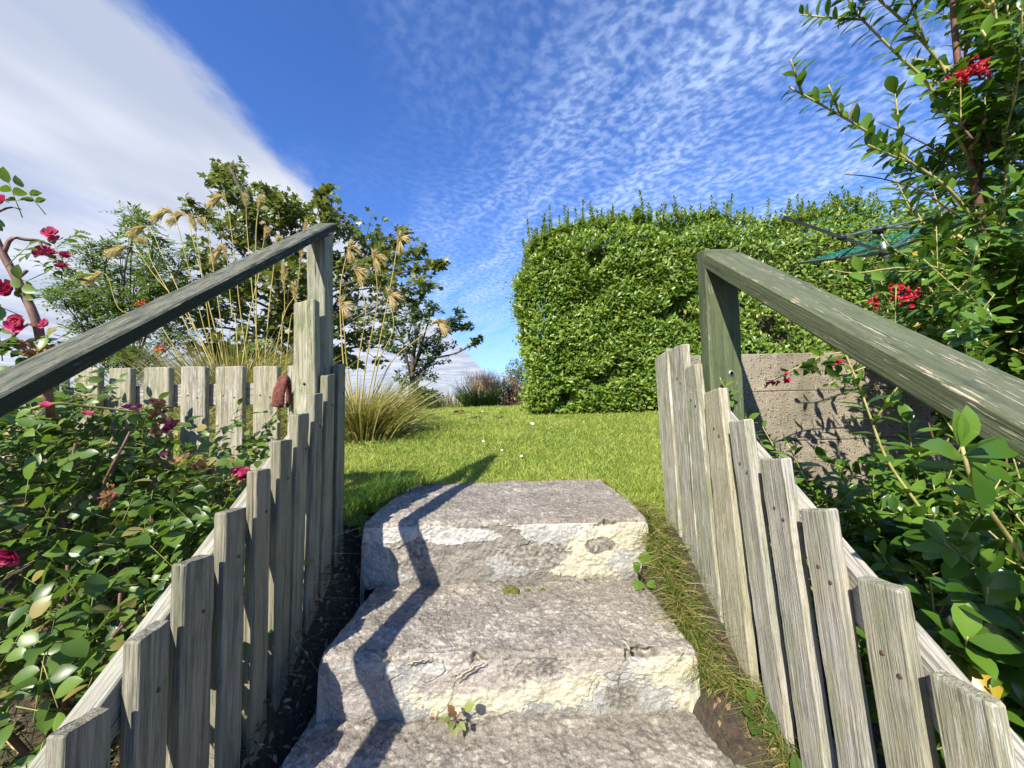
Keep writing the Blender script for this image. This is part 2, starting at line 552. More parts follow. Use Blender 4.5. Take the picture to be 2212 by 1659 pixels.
M['post_left'] = mat_wood('grey green weathered post', (0.44, 0.43, 0.34), (0.17, 0.175, 0.13), (0.42, 0.38, 0.26), (0.17, 0.20, 0.11), 0.5, paint=(0.09, 0.12, 0.075), paint_amt=0.36, white=0.3)
M['rose_leaf'] = mat_leaf('rose leaf', (0.034, 0.078, 0.014), (0.135, 0.225, 0.032), 0.38, 0.25, (0.26, 0.22, 0.06), 0.07)
M['esc_leaf'] = mat_leaf('escallonia leaf', (0.030, 0.085, 0.012), (0.130, 0.240, 0.028), 0.25, 0.22, (0.38, 0.28, 0.03), 0.004)
M['privet_leaf'] = mat_leaf('privet leaf', (0.070, 0.145, 0.018), (0.240, 0.345, 0.050), 0.38, 0.28, (0.32, 0.34, 0.06), 0.07)
M['maple_leaf'] = mat_leaf('sycamore leaf', (0.055, 0.100, 0.020), (0.185, 0.220, 0.048), 0.42, 0.28, (0.20, 0.13, 0.05), 0.06)
M['rowan_leaf'] = mat_leaf('rowan leaf', (0.060, 0.120, 0.026), (0.160, 0.240, 0.045), 0.45, 0.28)
M['willow_leaf'] = mat_leaf('small dark leaf', (0.035, 0.075, 0.025), (0.075, 0.130, 0.035), 0.40, 0.22)
M['greygreen_leaf'] = mat_leaf('grey green leaf', (0.085, 0.125, 0.070), (0.150, 0.190, 0.100), 0.5, 0.2)
M['red_leaf'] = mat_leaf('reddish leaf', (0.110, 0.045, 0.030), (0.220, 0.110, 0.065), 0.5, 0.2, (0.1, 0.13, 0.04), 0.25)
M['flax_blade'] = mat_leaf('flax blade', (0.040, 0.090, 0.018), (0.110, 0.190, 0.035), 0.4, 0.2)
M['grass'] = mat_leaf('lawn grass blade', (0.115, 0.205, 0.022), (0.430, 0.490, 0.115), 0.55, 0.30, (0.48, 0.42, 0.16), 0.07, 0.25)
M['grass_dark'] = mat_leaf('long grass blade', (0.045, 0.110, 0.014), (0.110, 0.200, 0.030), 0.5, 0.30, None, 0, 0.3)
M['grass_edge'] = mat_leaf('edge grass blade', (0.055, 0.110, 0.014), (0.220, 0.270, 0.055), 0.55, 0.30, (0.40, 0.29, 0.13), 0.20, 0.25)
M['straw'] = mat_leaf('dry grass straw', (0.30, 0.24, 0.10), (0.52, 0.43, 0.21), 0.6, 0.25, None, 0, 0.2)
M['pampas_blade'] = mat_leaf('pampas blade', (0.120, 0.150, 0.030), (0.360, 0.320, 0.110), 0.5, 0.25, (0.42, 0.34, 0.16), 0.2, 0.3)
M['cane_grass'] = mat_leaf('golden grass stem', (0.40, 0.31, 0.05), (0.52, 0.43, 0.13), 0.5, 0.1, None, 0, 0.3)
M['plume'] = mat_leaf('seed plume', (0.50, 0.36, 0.17), (0.66, 0.52, 0.30), 0.8, 0.35, None, 0, 0.1)
M['pinkdry'] = mat_leaf('dry pinkish seed heads', (0.36, 0.25, 0.19), (0.52, 0.40, 0.30), 0.8, 0.3, None, 0, 0.1)
M['brown_dry'] = mat_leaf('withered petals', (0.16, 0.08, 0.035), (0.52, 0.34, 0.19), 0.8, 0.25, (0.38, 0.07, 0.10), 0.12, 0.1)
M['litter'] = mat_leaf('dead leaf', (0.045, 0.030, 0.018), (0.30, 0.21, 0.12), 0.8, 0.05, None, 0, 0.2)
M['pink'] = mat_leaf('pink rose petal', (0.50, 0.025, 0.140), (0.76, 0.13, 0.30), 0.45, 0.25, None, 0, 0.3)
M['darkpink'] = mat_leaf('crimson rose petal', (0.26, 0.010, 0.055), (0.50, 0.04, 0.14), 0.45, 0.2, None, 0, 0.3)
M['redflower'] = mat_leaf('escallonia flower', (0.42, 0.008, 0.03), (0.66, 0.05, 0.10), 0.45, 0.25, None, 0, 0.3)
M['bark'] = mat_plain('bark', (0.05, 0.038, 0.028), (0.13, 0.10, 0.075), 40, 0.85, bmp=0.004)
M['twig_red'] = mat_plain('reddish twig', (0.11, 0.045, 0.035), (0.20, 0.10, 0.07), 60, 0.7)
M['cane_rose'] = mat_plain('rose cane', (0.12, 0.06, 0.045), (0.24, 0.13, 0.09), 30, 0.6)
M['cane_green'] = mat_plain('green stem', (0.16, 0.20, 0.05), (0.30, 0.30, 0.09), 30, 0.55)
M['stem_yellow'] = mat_plain('yellow green stem', (0.28, 0.25, 0.08), (0.46, 0.40, 0.16), 40, 0.55)
M['steel'] = mat_plain('galvanised tube', (0.45, 0.46, 0.47), (0.62, 0.63, 0.64), 20, 0.3, 1.0)
M['alu'] = mat_plain('grey coated arm', (0.10, 0.105, 0.11), (0.16, 0.165, 0.17), 20, 0.4, 0.2)
M['blackplastic'] = mat_plain('black plastic', (0.015, 0.015, 0.016), (0.03, 0.03, 0.032), 20, 0.45)
M['teal'] = mat_plain('teal plastic line', (0.015, 0.36, 0.34), (0.03, 0.46, 0.43), 20, 0.4)
M['rust'] = mat_plain('rusty iron', (0.10, 0.030, 0.022), (0.23, 0.085, 0.06), 90, 0.9, bmp=0.004, bscale=160)
M['nail'] = mat_plain('rusty nail head', (0.06, 0.035, 0.025), (0.12, 0.07, 0.05), 200, 0.7)
M['screw'] = mat_plain('screw head', (0.25, 0.28, 0.22), (0.38, 0.40, 0.34), 200, 0.5, 0.5)
M['moss'] = mat_plain('moss', (0.06, 0.075, 0.010), (0.16, 0.17, 0.03), 160, 0.95, bmp=0.004, bscale=400)
M['berry'] = mat_plain('orange berry', (0.45, 0.05, 0.01), (0.6, 0.10, 0.02), 60, 0.4)
M['daisy'] = mat_plain('daisy petal', (0.8, 0.8, 0.78), (0.85, 0.85, 0.82), 60, 0.6)
M['daisy_eye'] = mat_plain('daisy eye', (0.55, 0.38, 0.03), (0.65, 0.46, 0.05), 60, 0.7)


def mat_ground():
    m, t, p, o = new_mat('dark garden soil')
    pos = t.node('ShaderNodeNewGeometry').outputs['Position']
    n1 = t.noise(pos, 8, 6, 0.65)
    n2 = t.noise(pos, 70, 5, 0.7)
    c = t.mix(t.ramp(n2, 0.3, 0.7), (0.030, 0.022, 0.015), (0.085, 0.063, 0.042))
    c = t.mix(t.math('MULTIPLY', t.ramp(n1, 0.5, 0.7), 0.5), c, (0.07, 0.08, 0.03))
    t.put(p.inputs['Base Color'], c)
    p.inputs['Roughness'].default_value = 0.95
    bump(t, p, n2, 0.012, 1.0)
    return m


def mat_lawn():
    m, t, p, o = new_mat('mown lawn')
    pos = t.node('ShaderNodeNewGeometry').outputs['Position']
    n1 = t.noise(pos, 1.7, 4, 0.6)
    n2 = t.noise(pos, 60, 6, 0.7)
    c = t.mix(t.ramp(n2, 0.3, 0.7), (0.055, 0.09, 0.014), (0.22, 0.27, 0.05))  # dark green end paints in the shade between the blades
    c = t.mix(t.math('MULTIPLY', t.ramp(n1, 0.48, 0.66), 0.55), c, (0.44, 0.41, 0.13))
    t.put(p.inputs['Base Color'], c)
    p.inputs['Roughness'].default_value = 0.9
    p.inputs['Specular IOR Level'].default_value = 0.15
    bump(t, p, n2, 0.02, 1.0)
    return m


def mat_concrete_attr():
    m, t, p, o = new_mat('painted worn concrete')
    c = attr(t, 'Col').outputs['Color']
    pos = t.node('ShaderNodeNewGeometry').outputs['Position']
    n = t.noise(pos, 420, 3, 0.6)
    n2 = t.noise(pos, 110, 5, 0.7)
    c2 = t.mix(t.ramp(n, 0.25, 0.75), t.mix(0.45, c, (0, 0, 0)), t.mix(0.10, c, (1, 1, 1)))
    t.put(p.inputs['Base Color'], c2)
    p.inputs['Roughness'].default_value = 0.88
    p.inputs['Specular IOR Level'].default_value = 0.25
    bump(t, p, t.math('ADD', t.math('MULTIPLY', n, 0.5), n2), 0.0028, 0.9)
    return m


def mat_concrete_wall():
    m, t, p, o = new_mat('exposed aggregate concrete')
    pos = t.node('ShaderNodeNewGeometry').outputs['Position']
    v = t.node('ShaderNodeTexVoronoi', i_Vector=pos, i_Scale=230.0)
    v2 = t.node('ShaderNodeTexVoronoi', i_Vector=pos, i_Scale=130.0)
    n2 = t.noise(pos, 14, 5, 0.65)
    n3 = t.noise(pos, 300, 4, 0.7)
    c = t.mix(t.ramp(n3, 0.3, 0.7), (0.20, 0.170, 0.125), (0.40, 0.345, 0.255))
    cs = t.node('ShaderNodeSeparateColor', i_0=v.outputs['Color'])
    stone = t.math('MULTIPLY', t.ramp(cs.outputs[0], 0.62, 0.70), t.ramp(v.outputs['Distance'], 0.55, 0.30))
    c = t.mix(t.math('MULTIPLY', stone, 0.8), c, t.mix(cs.outputs[1], (0.50, 0.45, 0.37), (0.62, 0.60, 0.55)))
    cs2 = t.node('ShaderNodeSeparateColor', i_0=v2.outputs['Color'])
    pit = t.math('MULTIPLY', t.ramp(cs2.outputs[0], 0.70, 0.76), t.ramp(v2.outputs['Distance'], 0.45, 0.2))
    c = t.mix(t.math('MULTIPLY', pit, 0.6), c, (0.10, 0.085, 0.065))
    c = t.mix(t.math('MULTIPLY', t.ramp(n2, 0.50, 0.72), 0.30), c, (0.42, 0.39, 0.33))
    st_ = t.noise(t.mapping(pos, loc=(3, 1, 5), sc=(7, 7, 3)), 1.0, 6, 0.7)
    c = t.mix(t.math('MULTIPLY', t.ramp(st_, 0.44, 0.66), 0.55), c, (0.13, 0.115, 0.085))
    t.put(p.inputs['Base Color'], c)
    p.inputs['Roughness'].default_value = 0.92
    p.inputs['Specular IOR Level'].default_value = 0.2
    h = t.math('SUBTRACT', t.math('ADD', t.math('MULTIPLY', stone, 0.8), n3), t.math('MULTIPLY', pit, 1.2))
    bump(t, p, h, 0.003, 0.9)
    return m


M['ground'] = mat_ground()
M['lawn'] = mat_lawn()
M['steps'] = mat_concrete_attr()
M['wall'] = mat_concrete_wall()


# ------------------------------------------------------------------ ground
def lawn_h(x, y):
    z = np.interp(y, [1.0, 1.75, 2.5, 3.2, 3.9, 4.8, 6.0, 9.0, 12.0, 40, 400], [-0.03, -0.012, 0.085, 0.165, 0.215, 0.228, 0.232, 0.20, 0.12, -0.2, -2.0])
    return z + 0.010 * fbm(np.asarray(x) * 1.3, np.asarray(y) * 1.3, 0.0, 3)


def ground_h(x, y):
    x = np.asarray(x, float)
    y = np.asarray(y, float)
    slope = -0.05 - np.maximum(0, 1.22 - y) * 0.60
    slope = np.maximum(slope, -1.5)
    side = sstep(0.75, 2.2, np.abs(x)) * 0.10
    z = np.where(y < 1.22, slope - side * (y < 1.22), lawn_h(x, y) - 0.004)
    t = sstep(1.15, 1.45, y)
    z = (slope - side) * (1 - t) + (lawn_h(x, np.maximum(y, 1.0)) - 0.004) * t
    under = sstep(-0.52, -0.46, x) * sstep(0.39, 0.35, x) * sstep(1.66, 1.50, y)
    return z + 0.012 * fbm(x * 5, y * 5, 1.7, 3) * (1 - t) - 0.30 * under


def grid_mesh(xs, ys, hf):
    X, Y = np.meshgrid(xs, ys, indexing='ij')
    V = np.stack([X, Y, hf(X, Y)], -1).reshape(-1, 3)
    n, k = len(xs), len(ys)
    i, j = np.meshgrid(np.arange(n - 1), np.arange(k - 1), indexing='ij')
    F = np.stack([i * k + j, (i + 1) * k + j, (i + 1) * k + j + 1, i * k + j + 1], -1).reshape(-1, 4)
    return V, [F]


gx = np.concatenate([[-2500, -600, -150, -50, -20, -10, -6], np.arange(-4, 4.01, 0.08), [6, 10, 20, 50, 150, 600, 2500]])
gy = np.concatenate([[-400, -80, -20, -8, -4, -2.5], np.arange(-1.6, 5, 0.08), np.arange(5, 12, 0.5), [14, 20, 40, 100, 400, 2500]])
V, F = grid_mesh(gx, gy, ground_h)
tag(link('ground', make_mesh('ground', V, F, M['ground'])), 'dark soil ground and far fields', kind='structure')
V, F = grid_mesh(np.linspace(-7, 7, 176), np.linspace(1.36, 10.5, 116), lambda x, y: lawn_h(x, y))
tag(link('lawn', make_mesh('lawn', V, F, M['lawn'])), 'sunlit mown green lawn beyond the steps', kind='structure')


# ------------------------------------------------------------------ concrete steps
def blob(X, Y, cx, cy, rx, ry, wob=0.35, f=9.0, seed=0.0, soft=0.12):
    d = np.sqrt(((X - cx) / rx) ** 2 + ((Y - cy) / ry) ** 2)
    d = d + wob * fbm(X * f / 0.3, Y * f / 0.3, seed, 4, 0.6)
    return sstep(1 + soft, 1 - soft, d)


def lerp(a, b, t):
    return a * (1 - t[..., None]) + np.asarray(b) * t[..., None]


C_BARE = np.array([0.265, 0.238, 0.19])
C_BARE_D = np.array([0.105, 0.088, 0.064])
C_TREAD = np.array([0.275, 0.236, 0.186])
C_CREAM = np.array([0.68, 0.63, 0.45])
C_WHITE = np.array([0.62, 0.60, 0.54])
C_BLUE = np.array([0.43, 0.42, 0.385])
C_MAUVE = np.array([0.45, 0.39, 0.335])
steps = thing('concrete_steps', (0, 1.0, -0.4), 'worn concrete steps with flaking cream and grey paint between the picket fences', 'steps')


def make_step(x0, x1, yf, yb, zt, zb, nx, nt, nr, idx, batter=0.03):
    rnd = 0.015
    prof = []
    for k in range(nt):
        prof.append((yb + (yf + rnd - yb) * (k / (nt - 1)) ** 0.9, zt, 0))
    for k in range(1, 9):
        a = k / 9 * math.pi / 2
        prof.append((yf + rnd - rnd * math.sin(a), zt - rnd + rnd * math.cos(a), 1))
    for k in range(nr):
        s = k / (nr - 1)
        prof.append((yf - batter * 0.0 + batter * s * 0.6, zt - rnd - (zt - rnd - zb) * s, 2))
    prof = np.array(prof)
    m = len(prof)
    # extra columns fold round both ends
    end = np.array([0.26, 0.12, 0.05, 0.02, 0.008])
    sx = np.concatenate([np.zeros(5), np.linspace(0, 1, nx), np.ones(5)])
    dn = np.concatenate([end, np.zeros(nx), end[::-1]])
    S, PY = np.meshgrid(sx, prof[:, 0], indexing='ij')
    PZ = np.broadcast_to(prof[:, 1], S.shape).copy()
    DN = np.broadcast_to(dn[:, None], S.shape)
    K = np.broadcast_to(prof[:, 2], S.shape)
    X = x0 + (x1 - x0) * S
    # wavy plan: ends lean and wander
    wob_end = 0.018 * fbm(PY * 6, PZ * 6, 3.0 + idx, 4)
    X = X + wob_end * (2 * np.abs(S - 0.5)) ** 4 * np.sign(S - 0.5) * -1
    front = np.clip(K / 2, 0, 1)
    q = prof[:, 1]
    # surface coordinates: s across, d along the profile
    arc = np.concatenate([[0], np.cumsum(np.hypot(np.diff(prof[:, 0]), np.diff(prof[:, 1])))])
    D = np.broadcast_to(arc[None], S.shape)
    drise = (zt - PZ)            # metres below the nosing on the riser
    big = fbm(X * 7, D * 7, idx * 5.0, 3)
    med = fbm(X * 28, D * 28, idx * 5.0 + 2, 4, 0.6)
    fin = fbm(X * 120, D * 120, idx * 5.0 + 4, 3, 0.6)
    # ------------- colours
    col = np.broadcast_to(C_TREAD, S.shape + (3,)).copy()
    streak = fbm(X * 95, PY * 190 + PZ * 190, idx + 9.0, 3, 0.75)
    pits = fbm(X * 120, PY * 170 + PZ * 170, idx + 19.0, 3, 0.75)
    wash = fbm(X * 6, PY * 16 + PZ * 16, idx + 29.0, 3, 0.6)
    col = lerp(col, (0.335, 0.288, 0.232), sstep(-0.2, 0.4, big) * 0.6)
    col = lerp(col, C_BARE_D, sstep(0.05, 0.40, pits - 0.25 * wash) * 0.75)
    col = lerp(col, (0.60, 0.545, 0.450), sstep(0.10, 0.46, streak + 0.50 * wash) * 0.70)
    col = lerp(col, C_BARE_D * 0.8, sstep(0.25, 0.45, med) * 0.5)
    rise = col * 0
    if idx == 0:
        rise = np.broadcast_to(C_BARE, S.shape + (3,)).copy()
        rise = lerp(rise, (0.30, 0.27, 0.22), sstep(-0.1, 0.4, med) * 0.7)
        layers = [(C_BLUE, -.40, .13, .10, .07), (C_WHITE, -.36, .03, .16, .030), (C_WHITE, -.18, .045, .14, .022), (C_BLUE, -.02, .14, .075, .045),
                  (C_CREAM, .26, .08, .17, .10), (C_WHITE, .16, .03, .20, .028), (C_BLUE, .36, .14, .08, .05), (C_CREAM, .33, .03, .10, .04), (C_BLUE, .10, .06, .06, .025)]
        bare = [(.25, .085, .035, .020), (-.30, .11, .075, .055), (.06, .11, .10, .035)]
    elif idx == 1:
        rise = np.broadcast_to(C_BLUE, S.shape + (3,)).copy()
        layers = [(C_CREAM, -.10, .10, .14, .035), (C_CREAM, .03, .075, .10, .04), (C_CREAM, .12, .07, .05, .07), (C_CREAM, -.13, .13, .06, .03), (C_CREAM, .33, .05, .06, .05),
                  (C_MAUVE, -.12, .045, .135, .048), (C_MAUVE, .05, .03, .10, .042), (C_MAUVE, .20, .025, .05, .03), (C_MAUVE * 0.9, -.35, .08, .09, .06), (C_CREAM, .36, .12, .03, .03), (C_WHITE, -.18, .03, .03, .012)]
        bare = [(.05, .035, .060, .034), (.215, .110, .038, .036)]
    else:
        rise = np.broadcast_to(C_BARE * 1.1, S.shape + (3,)).copy()
        layers = [(C_BLUE, -.1, .08, .3, .05), (C_CREAM, .2, .1, .2, .04)]
        bare = []
    hgt = np.zeros(S.shape)
    for i, (c, cx, cy, rx, ry) in enumerate(layers):
        mk = blob(X, drise, cx, cy, rx, ry, 0.75, 8.0, i * 2.2 + idx * 9, 0.05)
        flk = sstep(-0.34, -0.24, fbm(X * 120, drise * 120, i * 3.1 + idx, 4, 0.75) + (0.14 if c is not C_CREAM else -0.02))
        if c is C_CREAM:
            sf = blob(X, drise, cx, cy, rx * 1.15, ry * 1.2, 0.8, 8.0, i * 2.2 + idx * 9, 0.55)
            mk = sstep(0.0, 0.10, 1.1 * fbm(X * 70, drise * 70, i * 3.1 + idx, 5, 0.8) + (sf - 0.58) * 1.1) * (sf > 0.02)
        else:
            mk = mk * flk
        rise = lerp(rise, c, mk * 0.95)
        hgt = np.maximum(hgt, mk)
    for i, (cx, cy, rx, ry) in enumerate(bare):
        mk = blob(X, drise, cx, cy, rx, ry, 0.95, 9.0, i * 4.7 + idx * 3 + 50, 0.12)
        rise = rise * (1 - mk[..., None]) + C_BARE * (1.05 + 0.9 * fin[..., None].clip(-.6, .6)) * mk[..., None]
        hgt = hgt * (1 - mk) - 0.6 * mk
    # riser turns darker brown towards its foot, with an uneven edge
    foot = sstep(0.045, 0.0, PZ - zb + 0.02 * med) * 0.6
    rise = lerp(rise, (0.15, 0.135, 0.10), foot)
    nose = sstep(-0.25, 0.35, med + 0.5 * big)
    fm = sstep(0.55, 1.0, front + 0.10 * med * (front < 1))
    col = col * (1 - fm[..., None]) + rise * fm[..., None]
    crk = np.abs(fbm(X * 9, D * 9, idx * 2 + 31, 3))
    cmk = sstep(0.012, 0.003, crk) * fm * sstep(0.05, 0.2, fbm(X * 6, D * 6, idx + 40, 2))
    col = lerp(col, C_BARE_D * 0.5, cmk * 0.8)
    col = np.clip(col * (1 + 0.30 * fin[..., None]), 0.02, 0.9)
    # ------------- relief
    disp = 0.0075 * big + 0.0070 * med + 0.0024 * fin + 0.0024 * hgt * fm - 0.004 * cmk - 0.003 * sstep(0.1, 0.5, pits) * (1 - fm)
    nrm_y = -np.where(K == 2, 1.0, np.where(K == 1, 0.7, 0.0))
    nrm_z = np.where(K == 0, 1.0, np.where(K == 1, 0.7, 0.0))
    fade = np.where(DN > 0, 0.3, 1.0)
    Yp = PY + nrm_y * disp * fade
    Zp = PZ + nrm_z * disp * fade
    # chipped nosing
    chip = sstep(0.15, 0.6, fbm(X * 14, idx * 3.0 + D * 14, 5.0, 4, 0.65)) * 0.030 * sstep(0.035, 0.0, np.abs(arc[nt + 3] - D))
    Yp = Yp + chip
    Zp = Zp - chip * 0.7
    sgn = np.where(S < 0.5, 1.0, -1.0)
    Zp = np.where(DN > 0, np.maximum(Zp - DN, zb - 0.28), Zp)
    Xp = np.where(DN > 0, X - sgn * (0.004 + 0.012 * np.sqrt(np.minimum(DN, .2) / 0.2)) + sgn * 0.006 * med, X)
    Yp = np.where((DN > 0) & (K > 0), Yp + 0.004, Yp)
    V = np.stack([Xp, Yp, Zp], -1).reshape(-1, 3)
    n = len(sx)
    i, j = np.meshgrid(np.arange(n - 1), np.arange(m - 1), indexing='ij')
    F = np.stack([i * m + j, i * m + j + 1, (i + 1) * m + j + 1, (i + 1) * m + j], -1).reshape(-1, 4)
    rgba = np.concatenate([col, np.ones(S.shape + (1,))], -1).reshape(-1, 4)
    me = make_mesh('step', V, [F], M['steps'], {'Col': rgba})
    return link('step', me, steps)


make_step(-0.450, 0.388, 1.165, 1.70, 0.0, -0.20, 440, 120, 110, 0)
make_step(-0.420, 0.376, 0.858, 1.20, -0.19, -0.345, 480, 110, 110, 1)
make_step(-0.470, 0.492, 0.52, 0.90, -0.335, -0.51, 300, 110, 40, 2)
make_step(-0.50, 0.50, 0.20, 0.56, -0.50, -0.68, 80, 30, 20, 3)
make_step(-0.50, 0.50, -0.12, 0.24, -0.67, -0.86, 60, 30, 20, 4)


# curled paint flake on the second riser
def flake(px, py, L, Wd, ang, name='paint_flake'):
    c = at(px, py, 0.852)
    n = 9
    s = np.linspace(-0.5, 0.5, n)
    V = []
    for a in s:
        for k, tt in enumerate((0.0, 0.5, 1.0)):
            x = a * L * math.cos(ang) - tt * Wd * math.sin(ang) * (1 - (2 * a) ** 2 * 0.8)
            z = a * L * math.sin(ang) + tt * Wd * math.cos(ang) * (1 - (2 * a) ** 2 * 0.8) + 0.002 * math.sin(a * 31)
            V.append((c[0] + x, c[1] - 0.004 - 0.010 * tt * tt * (1 - (2 * a) ** 2), c[2] + z))
    Fq = [(3 * i + j, 3 * i + 3 + j, 3 * i + 4 + j, 3 * i + 1 + j) for i in range(n - 1) for j in range(2)]
    rg = np.concatenate([np.tile(C_CREAM, (len(V), 1)), np.ones((len(V), 1))], 1)
    me = make_mesh(name, V, [np.array(Fq)], M['steps'], {'Col': rg})
    o = link(name, me, steps)
    sd = o.modifiers.new('thick', 'SOLIDIFY')
    sd.thickness = 0.0012
    return o


flake(1015, 1450, 0.075, 0.010, 0.55)
flake(905, 1430, 0.05, 0.010, 0.2)
flake(1350, 1395, 0.03, 0.006, -1.1)


# ------------------------------------------------------------------ boards
_bi = [0]


def board(A, B, C, D, T, nseg=14, bev=0.0022, rough=0.0007, nick=0.0, wavy=0.0):
    """board whose face has corners A,B (one end, two sides) and D,C (other end): A->B across, A->D along; T thickness vector"""
    _bi[0] += 1
    A, B, C, D, T = (np.asarray(v, float) for v in (A, B, C, D, T))
    wid = np.linalg.norm(B - A)
    ln = np.linalg.norm(D - A)
    th = np.linalg.norm(T)
    b = bev / wid
    bt = bev / th
    ring = [(b, 0), (0.18, 0), (0.38, 0), (0.62, 0), (0.82, 0), (1 - b, 0), (1, bt), (1, 0.5), (1, 1 - bt), (1 - b, 1), (0.62, 1), (0.3, 1), (b, 1), (0, 1 - bt), (0, 0.5), (0, bt)]
    edge = [1, 0, 0, 0, 0, 1, 1, 0, 1, 1, 0, 0, 1, 1, 0, 1]
    R = np.array(ring)
    k = len(R)
    s = np.linspace(0, 1, nseg)
    s = np.concatenate([[0], [0.003 / ln], s[1:-1], [1 - 0.003 / ln], [1]])
    ins = np.ones(len(s))
    ins[0] = ins[-1] = 0
    off = 10.0 * _bi[0]
    Wd, S = np.meshgrid(R[:, 0], s, indexing='xy')
    Tt = np.broadcast_to(R[:, 1], S.shape)
    shr = np.where(ins[:, None] == 0, 1 - 0.9 * bev / min(wid, th), 1.0)
    Wd = 0.5 + (Wd - 0.5) * shr
    Tt = 0.5 + (Tt - 0.5) * shr
    P = (A + (B - A) * Wd[..., None]) * (1 - S[..., None]) + (D + (C - D) * Wd[..., None]) * S[..., None] + T * Tt[..., None]
    un, ut, ul = unit(B - A), unit(T), unit(D - A)
    n1 = fbm(S * ln * 14 + off, Wd * 3.1, Tt * 2.7 + off, 3)
    n2 = fbm(S * ln * 30 + off, Wd * 2.1 + 5, Tt * 3.7, 3)
    P = P + (un * ((Wd - 0.5) * n1)[..., None] * rough * 4 + ut * ((Tt - 0.5) * n2)[..., None] * rough * 3)
    if wavy:
        P = P + ut * (wavy * fbm(S * ln * 3 + off, 0.5, 0.5, 2))[..., None]
    if nick:
        e = fbm(Wd * wid * 160 + off, Tt * th * 90, off, 3)
        P[-1] += ul * (nick * e[-1])[:, None]
        P[-2] += ul * (nick * e[-1])[:, None]
    V = P.reshape(-1, 3)
    ns = len(s)
    i, j = np.meshgrid(np.arange(ns - 1), np.arange(k), indexing='ij')
    F = np.stack([i * k + j, i * k + (j + 1) % k, (i + 1) * k + (j + 1) % k, (i + 1) * k + j], -1).reshape(-1, 4)
    caps = [np.arange(k)[::-1], np.arange(k) + (ns - 1) * k]
    nrm = np.cross(B - A, D - A) @ T
    if nrm > 0:
        pass
    wcs = np.stack([Wd * wid + off, S * ln + off * 0.37, Tt * th + off * 0.11], -1).reshape(-1, 3)
    ed = np.broadcast_to(np.array(edge, float), S.shape).reshape(-1)
    Fs = [F, np.array(caps)]
    if nrm > 0:
        Fs = [f[:, ::-1] for f in Fs]
    return V, Fs, {'wc': wcs, 'edge': ed}


def board_obj(name, mat, parent, *a, **k):
    V, Fs, at_ = board(*a, **k)
    return link(name, make_mesh(name, V, Fs, mat, at_, smooth=False), parent)


_nail = {}


def nail_heads(pts, nrm, parent, r=0.0032):
    nrm = unit(np.asarray(nrm, float))
    for p in pts:
        V, Fs = tube([np.zeros(3) - nrm * 0.002, nrm * 0.0006, nrm * 0.0012], [r, r, r * 0.6], 8)
        me = make_mesh('nail', V + np.asarray(p), Fs, M['nail'])
        link('nail', me, parent)


# -------- right sloping fence
fr = thing('picket_fence', (0.49, 0.8, -0.4), 'grey weathered sloping picket fence along the right side of the steps, faces in sun', 'fence', 'picket fences')
XR = 0.47
RT = [((1414, 775), (1440, 757)), ((1442, 757), (1474, 742)), ((1478, 797), (1500, 785)), ((1520, 850), (1554, 837)), ((1573, 912), (1608, 905)),
      ((1639, 991), (1688, 990)), ((1727, 1100), (1786, 1100)), ((1846, 1245), (1938, 1275)), ((2004, 1450), (2140, 1525))]
RB = [((1447, 1252), (1477, 1268)), ((1480, 1278), (1516, 1300)), ((1521, 1375), (1565, 1407)), ((1576, 1495), (1631, 1540))]
right_mats = ['picket', 'picket', 'picket', 'picket', 'picket_plain', 'picket_plain', 'picket_plain', 'picket_plain', 'picket']
for i, (fa, ne) in enumerate(RT):
    tf, tn = at_x(*fa, XR), at_x(*ne, XR)
    if i < len(RB):
        bf, bn = at_x(*RB[i][0], 0.505), at_x(*RB[i][1], 0.505)
    else:
        ln = 0.66
        bf = tf + np.array([0.035, -0.045, -ln - 0.03])
        bn = tn + np.array([0.035, -0.045, -ln - 0.06])
    if i == 1:
        tf = tf + np.array([0.003, 0, 0]); bf = bf + np.array([0.003, 0, 0])
    pk = board_obj('picket', M[right_mats[i]], fr, bf, bn, tn, tf, (0.021, 0.0005 * i, 0), nseg=22, nick=0.0022, rough=0.0009, wavy=0.0008)
    if i >= 1:
        c1 = tf * 0.45 + tn * 0.55
        c2 = bf * 0.45 + bn * 0.55
        dn = unit(c2 - c1)
        nail_heads([c1 + dn * 0.09 + np.array([-0.0006, 0.008, 0]), c1 + dn * 0.105 + np.array([-0.0006, -0.012, 0])], (-1, 0, 0.05), pk)
# one picket below the frame's foot
for k in range(2):
    o = 0.098 * (k + 1)
    tf, tn = at_x(*RT[-1][0], XR) + np.array([0, -o, -0.06 * (k + 1)]), at_x(*RT[-1][1], XR) + np.array([0, -o, -0.06 * (k + 1)])
    board_obj('picket', M['picket_plain'], fr, tf + np.array([.035, -.045, -.69]), tn + np.array([.035, -.045, -.72]), tn, tf, (0.021, 0, 0), nseg=12)
ra, rb = at_x(1477, 772, 0.53), at_x(2092, 1463, 0.53)
rs = (ra - rb) / (ra[1] - rb[1])
r0, r1 = ra + rs * (0.16 - ra[1]), ra + rs * (1.235 - ra[1])
dx = np.array([-0.032, 0, 0])
board_obj('rail', M['stringer'], fr, r0, r0 + dx, r1 + dx, r1, (0, 0, -0.075), nseg=30)
lo = np.array([0.026, -0.02, -0.44])
board_obj('rail', M['stringer'], fr, r0 + lo, r0 + dx + lo, r1 + dx + lo, r1 + lo, (0, 0, -0.07), nseg=24)

